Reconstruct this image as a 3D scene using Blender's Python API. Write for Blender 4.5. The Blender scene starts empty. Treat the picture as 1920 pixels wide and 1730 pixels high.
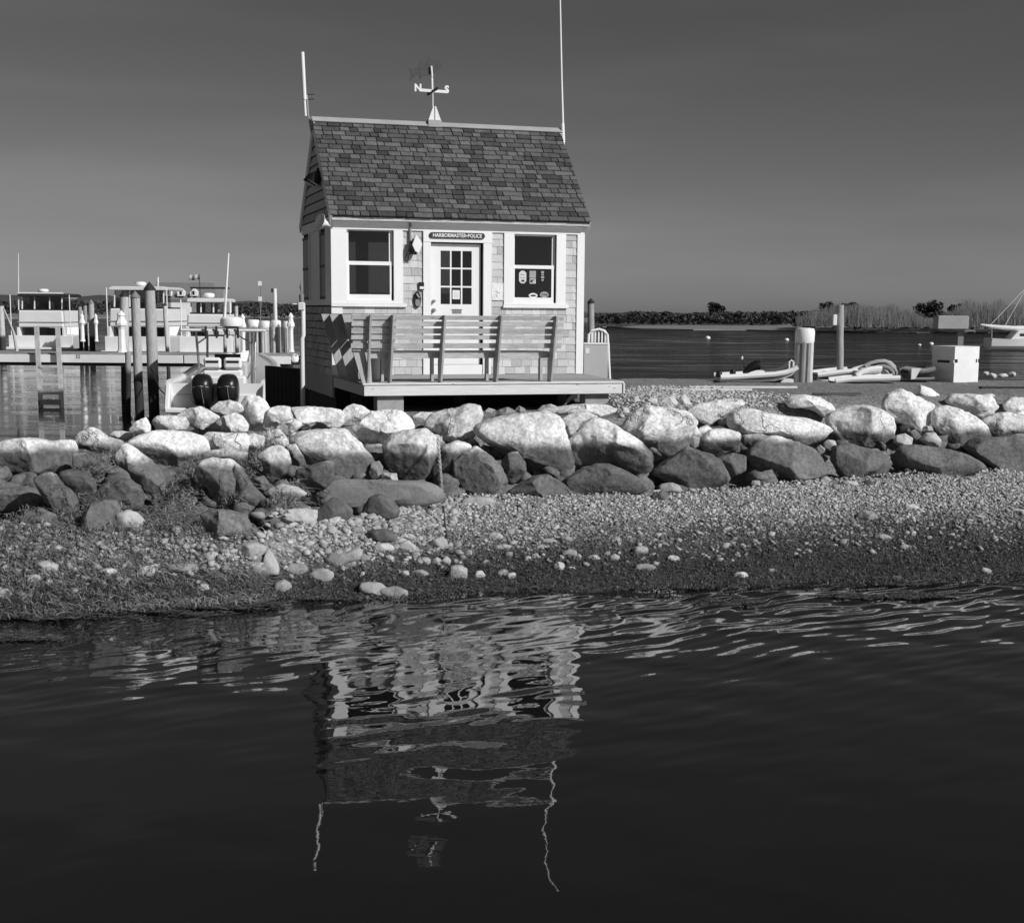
import bpy, bmesh, math, random
import numpy as np
from mathutils import Vector, Matrix, noise

# ------------------------------------------------------------------ camera, sky, sun, exposure
F, PITCH, ROLL, CYP, CAMZ = 2655.2, math.radians(8.0485), math.radians(-0.4246), 958.97, 2.491
SC = bpy.context.scene
C = SC.collection
cam = bpy.data.cameras.new('camera'); camo = bpy.data.objects.new('camera', cam); C.objects.link(camo)
cam.sensor_width = 36; cam.lens = 36*F/1920; cam.shift_y = (CYP-865)/1920
cam.clip_start = .1; cam.clip_end = 20000
camo.matrix_world = Matrix.Translation((0, 0, CAMZ)) @ Matrix.Rotation(math.pi/2-PITCH, 4, 'X') @ Matrix.Rotation(-ROLL, 4, 'Z')
SC.camera = camo
SUN_AZ, SUN_EL = math.radians(54), math.radians(34)      # azimuth measured from -Y (behind the camera) towards +X
sdir = Vector((math.sin(SUN_AZ)*math.cos(SUN_EL), -math.cos(SUN_AZ)*math.cos(SUN_EL), math.sin(SUN_EL)))
w = bpy.data.worlds.new('World'); SC.world = w; w.use_nodes = True
t = w.node_tree; t.nodes.clear()
wo = t.nodes.new('ShaderNodeOutputWorld'); bg = t.nodes.new('ShaderNodeBackground')
sky = t.nodes.new('ShaderNodeTexSky'); sky.sky_type = 'NISHITA'; sky.sun_disc = False
sky.sun_elevation = SUN_EL; sky.sun_rotation = math.atan2(sdir.x, sdir.y)
sky.air_density = 1.0; sky.dust_density = 0.6; sky.ozone_density = 1.0
# a red-filtered black and white picture: only the red light of the sky is kept
sp = t.nodes.new('ShaderNodeSeparateColor'); t.links.new(sky.outputs[0], sp.inputs[0])
pw = t.nodes.new('ShaderNodeMath'); pw.operation = 'POWER'; t.links.new(sp.outputs[0], pw.inputs[0]); pw.inputs[1].default_value = 1.2
# thin streaks of cloud low in the sky
tc = t.nodes.new('ShaderNodeTexCoord'); mp = t.nodes.new('ShaderNodeMapping'); mp.inputs['Scale'].default_value = (2.2, 2.2, 16)
t.links.new(tc.outputs['Generated'], mp.inputs[0])
nz = t.nodes.new('ShaderNodeTexNoise'); nz.inputs['Scale'].default_value = 1.6; nz.inputs['Detail'].default_value = 3; nz.inputs['Roughness'].default_value = .45
t.links.new(mp.outputs[0], nz.inputs['Vector'])
mr = t.nodes.new('ShaderNodeMapRange'); mr.inputs[1].default_value = .45; mr.inputs[2].default_value = .8; mr.inputs[3].default_value = .60; mr.inputs[4].default_value = .72
t.links.new(nz.outputs[0], mr.inputs[0])
ml = t.nodes.new('ShaderNodeMath'); ml.operation = 'MULTIPLY'; t.links.new(pw.outputs[0], ml.inputs[0]); t.links.new(mr.outputs[0], ml.inputs[1])
t.links.new(ml.outputs[0], bg.inputs[0]); bg.inputs[1].default_value = 0.05
t.links.new(bg.outputs[0], wo.inputs[0])
sl = bpy.data.lights.new('sun', 'SUN'); sl.energy = 4.6; sl.angle = math.radians(.53); sl.color = (1, 1, 1)
so = bpy.data.objects.new('sun', sl); C.objects.link(so); so.rotation_euler = sdir.to_track_quat('Z', 'Y').to_euler(); so.location = (12, -12, 20)
vs = SC.view_settings; vs.view_transform = 'Standard'; vs.look = 'None'; vs.gamma = 1; vs.use_curve_mapping = False; vs.exposure = -0.2

# ------------------------------------------------------------------ helpers: pixels of the photograph to points in the place
ca, sa, cr, sr = math.cos(PITCH), math.sin(PITCH), math.cos(ROLL), math.sin(ROLL)
def ray(u, v):
    U, V = (u-960)/F, (CYP-v)/F
    x, z = U*cr+V*sr, -U*sr+V*cr
    return Vector((x, ca+sa*z, -sa+ca*z))
def at(u, v, Y):
    d = ray(u, v); return d*(Y/d.y)+Vector((0, 0, CAMZ))
def atz(u, v, z):
    d = ray(u, v); return d*((z-CAMZ)/d.z)+Vector((0, 0, CAMZ))
HO = Vector((-2.7562, 21.8095, 1.5)); YAW = math.radians(17.028)
HM = Matrix.Translation(HO) @ Matrix.Rotation(YAW, 4, 'Z'); HI = HM.inverted()
HW, HD = 4.0514, 2.8041
def loc(u, v, b=None, a=None, z=None):        # pixel to a point in house coordinates, on one plane of the house
    o = HI @ Vector((0, 0, CAMZ)); d = HI.to_3x3() @ ray(u, v)
    if b is not None: k = (b-o.y)/d.y
    elif a is not None: k = (a-o.x)/d.x
    else: k = (z-o.z)/d.z
    return o+d*k
def fr(u, v, b=0): p = loc(u, v, b=b); return p.x, p.z
def sd(u, v, a=0): p = loc(u, v, a=a); return p.y, p.z

# ------------------------------------------------------------------ materials (the place in black and white)
MATS = {}
def nd(t, typ, **kw):
    n = t.nodes.new(typ)
    for k, v in kw.items():
        if k in n.inputs: n.inputs[k].default_value = v
        else: setattr(n, k, v)
    return n
def mth(t, op, a, b=None):
    n = t.nodes.new('ShaderNodeMath'); n.operation = op
    for i, s in enumerate((a, b)):
        if s is None: continue
        if isinstance(s, (int, float)): n.inputs[i].default_value = s
        else: t.links.new(s, n.inputs[i])
    return n.outputs[0]
def M(name, base, rough=.65, var=.2, scale=6, stretch=(1, 1, 1), bump=.2, bscale=None, objvar=0., island=0., tide=None, spec=.3, metal=0., world=False, fine=0., knots=0., dirt=0., cracks=0.):
    """a grey surface with mottling, fine relief, piece-to-piece variation and (tide) a dark stain below a height above the water"""
    if name in MATS: return MATS[name]
    m = bpy.data.materials.new(name); m.use_nodes = True; t = m.node_tree; L = t.links.new
    p = t.nodes['Principled BSDF']; p.inputs['Roughness'].default_value = rough; p.inputs['Specular IOR Level'].default_value = spec; p.inputs['Metallic'].default_value = metal
    tc = nd(t, 'ShaderNodeTexCoord'); oi = nd(t, 'ShaderNodeObjectInfo'); ge = nd(t, 'ShaderNodeNewGeometry')
    mp = nd(t, 'ShaderNodeMapping'); mp.inputs['Scale'].default_value = stretch
    ad = nd(t, 'ShaderNodeVectorMath', operation='ADD')
    L((ge.outputs['Position'] if world else tc.outputs['Object']), ad.inputs[0])
    if not world:
        sc = mth(t, 'MULTIPLY', oi.outputs['Random'], 31.7); cb = nd(t, 'ShaderNodeCombineXYZ')
        for i in range(3): L(sc, cb.inputs[i])
        L(cb.outputs[0], ad.inputs[1])
    L(ad.outputs[0], mp.inputs[0])
    n1 = nd(t, 'ShaderNodeTexNoise', Scale=scale, Detail=6, Roughness=.6); L(mp.outputs[0], n1.inputs['Vector'])
    mr = nd(t, 'ShaderNodeMapRange'); L(n1.outputs[0], mr.inputs[0])
    for i, v in enumerate((.3, .7, 1-var, 1+var)): mr.inputs[i+1].default_value = v
    val = mth(t, 'MULTIPLY', mr.outputs[0], base)
    if objvar: val = mth(t, 'MULTIPLY', val, mth(t, 'ADD', mth(t, 'MULTIPLY', oi.outputs['Random'], 2*objvar), 1-objvar))
    if island: val = mth(t, 'MULTIPLY', val, mth(t, 'ADD', mth(t, 'MULTIPLY', ge.outputs['Random Per Island'], 2*island), 1-island))
    if fine:
        n3 = nd(t, 'ShaderNodeTexNoise', Scale=scale*9, Detail=3, Roughness=.7); L(mp.outputs[0], n3.inputs['Vector'])
        r3 = nd(t, 'ShaderNodeMapRange'); L(n3.outputs[0], r3.inputs[0])
        for i, v in enumerate((.35, .65, 1-fine, 1+fine)): r3.inputs[i+1].default_value = v
        val = mth(t, 'MULTIPLY', val, r3.outputs[0])
    if knots:
        vo = nd(t, 'ShaderNodeTexVoronoi', Scale=3.6, Randomness=1.0); mk = nd(t, 'ShaderNodeMapping'); mk.inputs['Scale'].default_value = (1, 2.2, 2.6); L(ad.outputs[0], mk.inputs[0]); L(mk.outputs[0], vo.inputs['Vector'])
        rk = nd(t, 'ShaderNodeMapRange'); L(vo.outputs[0], rk.inputs[0])
        for i, v in enumerate((.04, .11, 1-knots, 1)): rk.inputs[i+1].default_value = v
        val = mth(t, 'MULTIPLY', val, rk.outputs[0])
    if dirt:
        n4 = nd(t, 'ShaderNodeTexNoise', Scale=scale*.35, Detail=5, Roughness=.7); L(mp.outputs[0], n4.inputs['Vector'])
        r4 = nd(t, 'ShaderNodeMapRange'); L(n4.outputs[0], r4.inputs[0])
        for i, v in enumerate((.52, .68, 1, 1-dirt)): r4.inputs[i+1].default_value = v
        val = mth(t, 'MULTIPLY', val, r4.outputs[0])
    if tide:
        lo, zl, soft, amp = tide
        sx = nd(t, 'ShaderNodeSeparateXYZ'); L(ge.outputs['Position'], sx.inputs[0])
        n2 = nd(t, 'ShaderNodeTexNoise', Scale=1.7, Detail=5, Roughness=.65); L(ge.outputs['Position'], n2.inputs['Vector'])
        zz = mth(t, 'ADD', sx.outputs[2], mth(t, 'MULTIPLY', mth(t, 'SUBTRACT', n2.outputs[0], .5), amp))
        rt = nd(t, 'ShaderNodeMapRange', interpolation_type='SMOOTHSTEP'); L(zz, rt.inputs[0])
        for i, v in enumerate((zl-soft, zl+soft, lo, 1)): rt.inputs[i+1].default_value = v
        val = mth(t, 'MULTIPLY', val, rt.outputs[0])
    hcr = None
    if cracks:
        nw = nd(t, 'ShaderNodeTexNoise', Scale=2.2, Detail=5, Roughness=.6); L(mp.outputs[0], nw.inputs['Vector'])
        wa = nd(t, 'ShaderNodeVectorMath', operation='MULTIPLY_ADD'); L(nw.outputs['Color'], wa.inputs[0]); wa.inputs[1].default_value = (.7, .7, .7); L(mp.outputs[0], wa.inputs[2])
        vc = nd(t, 'ShaderNodeTexVoronoi', Scale=1.9, feature='DISTANCE_TO_EDGE'); L(wa.outputs[0], vc.inputs['Vector'])
        rc = nd(t, 'ShaderNodeMapRange'); L(vc.outputs['Distance'], rc.inputs[0])
        for i, v in enumerate((.0, .03, 0, 1)): rc.inputs[i+1].default_value = v
        nm = nd(t, 'ShaderNodeTexNoise', Scale=.9, Detail=2); L(mp.outputs[0], nm.inputs['Vector'])
        rm_ = nd(t, 'ShaderNodeMapRange'); L(nm.outputs[0], rm_.inputs[0])
        for i, v in enumerate((.54, .62, 1, 0)): rm_.inputs[i+1].default_value = v
        hcr = mth(t, 'MAXIMUM', rc.outputs[0], rm_.outputs[0])
        val = mth(t, 'MULTIPLY', val, mth(t, 'ADD', mth(t, 'MULTIPLY', hcr, cracks), 1-cracks))
    L(val, p.inputs['Base Color'])
    if bump:
        nb = nd(t, 'ShaderNodeTexNoise', Scale=bscale or scale*3, Detail=8, Roughness=.65); L(mp.outputs[0], nb.inputs['Vector'])
        bu = nd(t, 'ShaderNodeBump', Strength=bump, Distance=.03); L(nb.outputs[0] if hcr is None else mth(t, 'ADD', nb.outputs[0], mth(t, 'MULTIPLY', hcr, .5)), bu.inputs['Height']); L(bu.outputs[0], p.inputs['Normal'])
    MATS[name] = m; return m
WHITE = M('white_paint', .80, .5, .05, 3, bump=.03, dirt=.1)
TRIM = M('white_trim_paint', .80, .5, .04, 2, (1, 1, .4), .03, dirt=.06)
GEL = M('white_gelcoat', .78, .25, .04, 2, bump=0, spec=.5)
WSHING = M('weathered_wall_shingle', .54, .8, .22, 16, (6, 1, .5), .35, objvar=.22, fine=.12)
WSHING2 = M('weathered_side_shingle', .50, .8, .22, 16, (1, 6, .5), .35, island=.22, fine=.12)
RSHING = M('roof_shingle_wood', .088, .75, .3, 7, (1, 1, 1), .4, objvar=.55, fine=.25, spec=.4)
RSHING2 = M('roof_shingle_wood_field', .088, .75, .3, 7, (1, 1, 1), .4, island=.55, fine=.25, spec=.4)
TAR = M('tar_paper', .04, .9, .2, 9, bump=.1)
WOOD = M('weathered_wood', .47, .8, .28, 5, (1.2, 14, 14), .3, objvar=.12, knots=.45, fine=.1)
WOODV = M('weathered_wood_upright', .42, .8, .25, 5, (14, 14, 1.2), .3, objvar=.1, fine=.1)
DECKW = M('deck_wood', .32, .85, .3, 5, (1.2, 14, 14), .3, objvar=.18, fine=.1)
FASC = M('fascia_wood', .68, .75, .12, 4, (1, 16, 16), .15, knots=.6, fine=.06)
PILE = M('pile_timber', .42, .85, .3, 7, (7, 7, .7), .4, objvar=.2, tide=(.09, .92, .12, .3))
BLACK = M('black_plastic', .012, .35, .1, 4, bump=0, spec=.5)
DARK = M('dark_paint', .03, .6, .2, 5, bump=.05)
METAL = M('galvanised_metal', .4, .4, .1, 8, bump=.02, metal=.6)
GREY = M('grey_paint', .22, .6, .1, 4, bump=.03, dirt=.15)
MID = M('mid_grey_plastic', .35, .5, .08, 4, bump=.02, dirt=.12)
CONC = M('concrete_block', .34, .9, .15, 9, bump=.25, fine=.15)
CANVAS = M('pale_canvas', .72, .8, .08, 3, bump=.2, bscale=8)
BOULD = M('boulder_stone', .70, .85, .24, 2.6, (1, 1, 1), .9, bscale=9, objvar=.16, tide=(.20, .93, .06, .26), fine=.28, cracks=.4, world=True)
STONE = M('beach_stone', .37, .85, .16, 9, bump=.4, bscale=22, objvar=.3, fine=.15, world=True)
STONED = M('dark_beach_stone', .10, .8, .3, 9, bump=.5, bscale=22, objvar=.3, fine=.2, world=True)
PEB = M('gravel_pebbles', .35, .85, .12, 9, bump=0, island=.65, tide=(.25, .14, .12, .5), world=True)
LGRAV = M('land_gravel', .40, .9, .1, 9, bump=0, island=.45, world=True)
WEED = M('dark_seaweed', .075, .5, .3, 9, bump=0, island=.6, spec=.4, world=True)
STRAW = M('bleached_eelgrass', .20, .8, .2, 9, bump=0, island=.6, world=True)
LEAF = M('far_leaf', .045, .8, .35, .3, bump=0, island=.5, world=True)
REED = M('far_reed', .14, .8, .3, .3, bump=0, island=.5, world=True)
BARK = M('bark', .08, .9, .3, 5, bump=.2)
HILL = M('far_hill', .07, 1, .15, .02, bump=0, world=True)
FISHM = M('vane_fish_metal', .055, .6, .2, 9, bump=.1)
PAPER = M('paper', .75, .9, .06, 20, bump=0)
INK = M('printed_ink', .05, .8, .1, 20, bump=0)
INNER = M('inside_wall', .3, .9, .1, 3, bump=0)
BLIND = M('window_blind', .42, .9, .05, 3, bump=0)
def glass_mat():
    m = bpy.data.materials.new('window_glass'); m.use_nodes = True; t = m.node_tree; t.nodes.clear()
    o = nd(t, 'ShaderNodeOutputMaterial'); f = nd(t, 'ShaderNodeFresnel', IOR=1.5); g = nd(t, 'ShaderNodeBsdfGlossy', Roughness=.01); tr = nd(t, 'ShaderNodeBsdfTransparent'); tr.inputs[0].default_value = (.6, .6, .6, 1)
    mx = nd(t, 'ShaderNodeMixShader'); t.links.new(f.outputs[0], mx.inputs[0]); t.links.new(tr.outputs[0], mx.inputs[1]); t.links.new(g.outputs[0], mx.inputs[2]); t.links.new(mx.outputs[0], o.inputs[0])
    return m
GLASS = glass_mat()
DGLASS = M('dark_boat_glass', .02, .08, .05, 3, bump=0, spec=.6)

# ------------------------------------------------------------------ mesh helpers
class MB:
    def __init__(s): s.v = []; s.f = []
    def add(s, vs, fs):
        k = len(s.v); s.v += [tuple(p) for p in vs]; s.f += [tuple(i+k for i in q) for q in fs]; return s
    def box(s, x0, x1, y0, y1, z0, z1):
        x0, x1 = sorted((x0, x1)); y0, y1 = sorted((y0, y1)); z0, z1 = sorted((z0, z1))
        return s.add([(x0, y0, z0), (x1, y0, z0), (x1, y1, z0), (x0, y1, z0), (x0, y0, z1), (x1, y0, z1), (x1, y1, z1), (x0, y1, z1)],
                     [(0, 3, 2, 1), (4, 5, 6, 7), (0, 1, 5, 4), (1, 2, 6, 5), (2, 3, 7, 6), (3, 0, 4, 7)])
    def bar(s, p0, p1, wx, wy, up=(0, 0, 1)):
        p0, p1 = Vector(p0), Vector(p1); d = (p1-p0).normalized(); up = Vector(up)
        if abs(d.dot(up)) > .98: up = Vector((1, 0, 0))
        x = d.cross(up).normalized()*wx/2; y = x.cross(d).normalized()*wy/2
        vs = [p+i*x+j*y for p in (p0, p1) for i, j in ((-1, -1), (1, -1), (1, 1), (-1, 1))]
        return s.add(vs, [(0, 3, 2, 1), (4, 5, 6, 7), (0, 1, 5, 4), (1, 2, 6, 5), (2, 3, 7, 6), (3, 0, 4, 7)][0:6])
    def tube(s, pts, r, n=8, r1=None, cap=True):
        pts = [Vector(p) for p in pts]; k = len(s.v); m = len(pts)
        for i, p in enumerate(pts):
            d = (pts[min(i+1, m-1)]-pts[max(i-1, 0)]).normalized(); u = Vector((0, 0, 1))
            if abs(d.z) > .95: u = Vector((0, 1, 0))
            x = d.cross(u).normalized(); y = d.cross(x); rr = r if r1 is None else r+(r1-r)*i/(m-1)
            if isinstance(r, (list, tuple)): rr = r[i]
            for j in range(n):
                a = 2*math.pi*j/n; s.v.append(tuple(p+x*math.cos(a)*rr+y*math.sin(a)*rr))
        for i in range(m-1):
            for j in range(n): s.f.append((k+i*n+j, k+i*n+(j+1) % n, k+(i+1)*n+(j+1) % n, k+(i+1)*n+j))
        if cap: s.f.append(tuple(k+j for j in reversed(range(n)))); s.f.append(tuple(k+(m-1)*n+j for j in range(n)))
        return s
    def lathe(s, prof, c=(0, 0, 0), n=16):
        k = len(s.v); m = len(prof)
        for r, z in prof:
            for j in range(n):
                a = 2*math.pi*j/n; s.v.append((c[0]+r*math.cos(a), c[1]+r*math.sin(a), c[2]+z))
        for i in range(m-1):
            for j in range(n): s.f.append((k+i*n+j, k+i*n+(j+1) % n, k+(i+1)*n+(j+1) % n, k+(i+1)*n+j))
        s.f.append(tuple(k+j for j in reversed(range(n)))); s.f.append(tuple(k+(m-1)*n+j for j in range(n)))
        return s
    def prism(s, poly, e0, e1, axis='y'):      # poly of (p,q); extruded along axis
        k = len(s.v); n = len(poly)
        for e in (e0, e1):
            for p, q in poly: s.v.append({'y': (p, e, q), 'x': (e, p, q), 'z': (p, q, e)}[axis])
        s.f.append(tuple(k+j for j in range(n))); s.f.append(tuple(k+n+j for j in reversed(range(n))))
        for j in range(n): s.f.append((k+j, k+n+j, k+n+(j+1) % n, k+(j+1) % n))
        return s
    def xf(s, mat): s.v = [tuple(mat @ Vector(p)) for p in s.v]; return s
    def mesh(s, name, smooth=False):
        me = bpy.data.meshes.new(name); me.from_pydata(s.v, [], s.f)
        bm = bmesh.new(); bm.from_mesh(me); bmesh.ops.recalc_face_normals(bm, faces=bm.faces); bm.to_mesh(me); bm.free()
        if smooth: me.polygons.foreach_set('use_smooth', [True]*len(me.polygons))
        return me
    def build(s, name, mat, parent=None, smooth=False, bevel=0., off=None):
        if off is not None: s.v = [(p[0]-off[0], p[1]-off[1], p[2]-off[2]) for p in s.v]
        me = s.mesh(name, smooth); me.materials.append(mat)
        o = bpy.data.objects.new(name, me); C.objects.link(o)
        if parent is not None: o.parent = parent
        if bevel:
            b = o.modifiers.new('bevel', 'BEVEL'); b.width = bevel; b.segments = 1; b.limit_method = 'ANGLE'
        if smooth and not bevel:
            try: me.set_sharp_from_angle(angle=math.radians(40))
            except Exception: pass
        return o
def tag(o, label=None, cat=None, group=None, kind=None):
    for k, v in (('label', label), ('category', cat), ('group', group), ('kind', kind)):
        if v: o[k] = v
    return o
def thing(name, label, cat, p=(0, 0, 0), rz=0, group=None):
    o = bpy.data.objects.new(name, None); C.objects.link(o); o.location = p; o.rotation_euler = (0, 0, rz); o.empty_display_size = .2
    return tag(o, label, cat, group)
def hthing(name, label, cat, p=(0, 0, 0), group=None):     # a thing placed in house coordinates
    return thing(name, label, cat, HM @ Vector(p), YAW, group)
def place(o, p, rz=0): o.location = p; o.rotation_euler = (0, 0, rz); return o
def lathe_obj(name, prof, mat, parent, c=(0, 0, 0), n=16, smooth=True): return MB().lathe(prof, c, n).build(name, mat, parent, smooth)
def text_mesh(name, body, size, depth, mat, parent, mtx, bold=0.0, align='CENTER'):
    cu = bpy.data.curves.new(name, 'FONT'); cu.body = body; cu.size = size; cu.extrude = depth; cu.offset = bold; cu.align_x = align; cu.align_y = 'CENTER'; cu.resolution_u = 3
    tmp = bpy.data.objects.new(name, cu); C.objects.link(tmp)
    me = bpy.data.meshes.new_from_object(tmp.evaluated_get(bpy.context.evaluated_depsgraph_get()))
    bpy.data.objects.remove(tmp); me.transform(mtx); me.materials.clear(); me.materials.append(mat)
    o = bpy.data.objects.new(name, me); C.objects.link(o); o.parent = parent; return o
def from_np(name, V, Fc, mat, kind=None):
    me = bpy.data.meshes.new(name); n = len(V); k = Fc.shape[1]; m = len(Fc)
    me.vertices.add(n); me.vertices.foreach_set('co', np.ascontiguousarray(V, dtype=np.float32).ravel())
    me.loops.add(m*k); me.loops.foreach_set('vertex_index', np.ascontiguousarray(Fc, dtype=np.int32).ravel())
    me.polygons.add(m); me.polygons.foreach_set('loop_start', np.arange(0, m*k, k, dtype=np.int32)); me.polygons.foreach_set('loop_total', np.full(m, k, dtype=np.int32))
    me.update(calc_edges=True); me.validate(); me.materials.append(mat)
    o = bpy.data.objects.new(name, me); C.objects.link(o)
    if kind: o['kind'] = kind
    return o
WLV = -.15      # water level
RS = np.random.RandomState(7); random.seed(11)
def gridfaces(nx, ny):
    i = np.arange(nx-1)[:, None]*ny+np.arange(ny-1)[None, :]; i = i.ravel()
    return np.stack([i, i+ny, i+ny+1, i+1], 1)
def vnoise(x, y, seed, octs=4, f=1., gain=.5):     # value noise on numpy arrays
    r = np.random.RandomState(seed); T = r.rand(256, 256); out = np.zeros(np.broadcast(x, y).shape); a = 1.; tot = 0
    for o in range(octs):
        X = x*f+37.1*o; Y = y*f+17.7*o; xi = np.floor(X).astype(int); yi = np.floor(Y).astype(int); fx = X-xi; fy = Y-yi
        fx = fx*fx*(3-2*fx); fy = fy*fy*(3-2*fy); g = lambda i, j: T[(xi+i) % 256, (yi+j) % 256]
        out = out+a*((g(0, 0)*(1-fx)+g(1, 0)*fx)*(1-fy)+(g(0, 1)*(1-fx)+g(1, 1)*fx)*fy); tot += a; a *= gain; f *= 2
    return out/tot

# ------------------------------------------------------------------ the ground: beach, slope under the boulders, flat land behind
S_ = [atz(u, v, WLV) for u, v in ((-500, 1180), (0, 1160), (300, 1135), (500, 1122), (700, 1125), (900, 1108), (1200, 1104), (1500, 1092), (1700, 1085), (1920, 1080), (2400, 1070))]
T_ = [atz(u, v, .40) for u, v in ((-500, 985), (0, 985), (150, 1000), (300, 1000), (480, 1005), (560, 985), (750, 962), (850, 938), (950, 935), (1080, 935), (1220, 928), (1370, 922), (1550, 905), (1700, 900), (1850, 893), (1920, 888), (2400, 876))]
C_ = [at(u, v, Y) for u, v, Y in ((-500, 840, 15.3), (0, 850, 15.7), (135, 850, 15.8), (240, 830, 16), (330, 800, 16.3), (480, 790, 16.6), (640, 790, 17), (800, 790, 17.3), (1000, 790, 17.7), (1170, 780, 18.2), (1300, 775, 18.6), (1480, 768, 19.1), (1660, 762, 19.6), (1920, 762, 20.2), (2400, 762, 21.4))]
def ip(L, X, k): return np.interp(X, [p.x for p in L], [p[k] for p in L])
def sstep(x, a, b): q = np.clip((x-a)/(b-a), 0, 1); return q*q*(3-2*q)
def terrain(X, Y):
    X = np.asarray(X, float); Y = np.asarray(Y, float)
    ys, yt, yc, zc = ip(S_, X, 1), ip(T_, X, 1), ip(C_, X, 1), ip(C_, X, 2)-.06
    z = np.where(Y < ys, WLV-(ys-Y)*.16, np.where(Y < yt, WLV+(.40-WLV)*(Y-ys)/(yt-ys), .40+(zc-.40)*np.clip((Y-yt)/(yc-yt), 0, 1)))
    land = 1.08+.25*sstep(X, .9, 2.0)
    back = np.where(X > .95, 25.0+.06*X, 21.2)
    zl = np.where(Y < yc+.8, zc+(land-zc)*np.clip((Y-yc)/.8, 0, 1), land)
    zl = zl*(1-sstep(Y, back, back+.25))+(-1.4)*sstep(Y, back, back+.25)
    drop = sstep(X, -2.9, -1.9)                       # west of the house the slope falls straight into the harbour
    zd = zc-np.clip((Y-yc-.25)/1.2, 0, 1)*(zc+1.4)
    z = np.where(Y > yc, zl*drop+np.minimum(zd, zl)*(1-drop), z)
    z = np.maximum(z, -1.6)
    b = np.clip(z+.3, 0, 1)
    z = z+(vnoise(X, Y, 3, 4, 1.3)-.5)*.10*b*(Y < yc)+(vnoise(X, Y, 5, 3, 5)-.5)*.03*b
    return z
def ground_z(X, Y):        # the bed the boulders lie in
    yt, yc = ip(T_, X, 1), ip(C_, X, 1)
    return terrain(X, Y)-.42*sstep(Y, yt+.05, yt+.55)*(1-sstep(Y, yc-.1, yc+.35))*(terrain(X, Y) > .2)
gx = np.concatenate([np.linspace(-45, -8.2, 20), np.arange(-8, 9, .055), np.linspace(9.2, 45, 20)]); gy = np.concatenate([[-6, -3, 0, 2], np.arange(4, 27, .055)])
GX, GY = np.meshgrid(gx, gy, indexing='ij')
def ground_mat():
    m = bpy.data.materials.new('beach_ground'); m.use_nodes = True; t = m.node_tree; L = t.links.new; p = t.nodes['Principled BSDF']; p.inputs['Roughness'].default_value = .85; p.inputs['Specular IOR Level'].default_value = .25
    ge = nd(t, 'ShaderNodeNewGeometry'); sx = nd(t, 'ShaderNodeSeparateXYZ'); L(ge.outputs['Position'], sx.inputs[0])
    vo = nd(t, 'ShaderNodeTexVoronoi', Scale=34.); L(ge.outputs['Position'], vo.inputs['Vector'])
    n1 = nd(t, 'ShaderNodeTexNoise', Scale=1.6, Detail=6, Roughness=.65); L(ge.outputs['Position'], n1.inputs['Vector'])
    n2 = nd(t, 'ShaderNodeTexNoise', Scale=60, Detail=4, Roughness=.7); L(ge.outputs['Position'], n2.inputs['Vector'])
    cs = nd(t, 'ShaderNodeSeparateColor'); L(vo.outputs['Color'], cs.inputs[0])
    val = mth(t, 'ADD', mth(t, 'MULTIPLY', cs.outputs[0], .18), mth(t, 'MULTIPLY', n2.outputs[0], .26))
    zz = mth(t, 'ADD', sx.outputs[2], mth(t, 'MULTIPLY', mth(t, 'SUBTRACT', n1.outputs[0], .5), .45))
    r1 = nd(t, 'ShaderNodeMapRange', interpolation_type='SMOOTHSTEP'); L(zz, r1.inputs[0])
    for i, v in enumerate((-.01, .24, .25, 1.)): r1.inputs[i+1].default_value = v      # damp, weed-stained below the last tide
    val = mth(t, 'MULTIPLY', val, r1.outputs[0])
    L(val, p.inputs['Base Color'])
    bu = nd(t, 'ShaderNodeBump', Strength=.7, Distance=.02); L(mth(t, 'ADD', vo.outputs[0], n2.outputs[0]), bu.inputs['Height']); L(bu.outputs[0], p.inputs['Normal'])
    return m
ground = from_np('ground', np.stack([GX, GY, ground_z(GX, GY)], -1).reshape(-1, 3), gridfaces(len(gx), len(gy)), ground_mat(), 'structure')
ground.data.polygons.foreach_set('use_smooth', [True]*len(ground.data.polygons))
def hit(u, v, y0=9., y1=26.):      # first point of the ground seen through a pixel
    Y = np.linspace(y0, y1, 700); d = ray(u, v); X = d.x/d.y*Y; Z = CAMZ+d.z/d.y*Y
    k = np.nonzero(terrain(X, Y) > Z)[0]
    i = k[0] if len(k) else len(Y)-1
    return Vector((X[i], Y[i], Z[i]))

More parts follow.
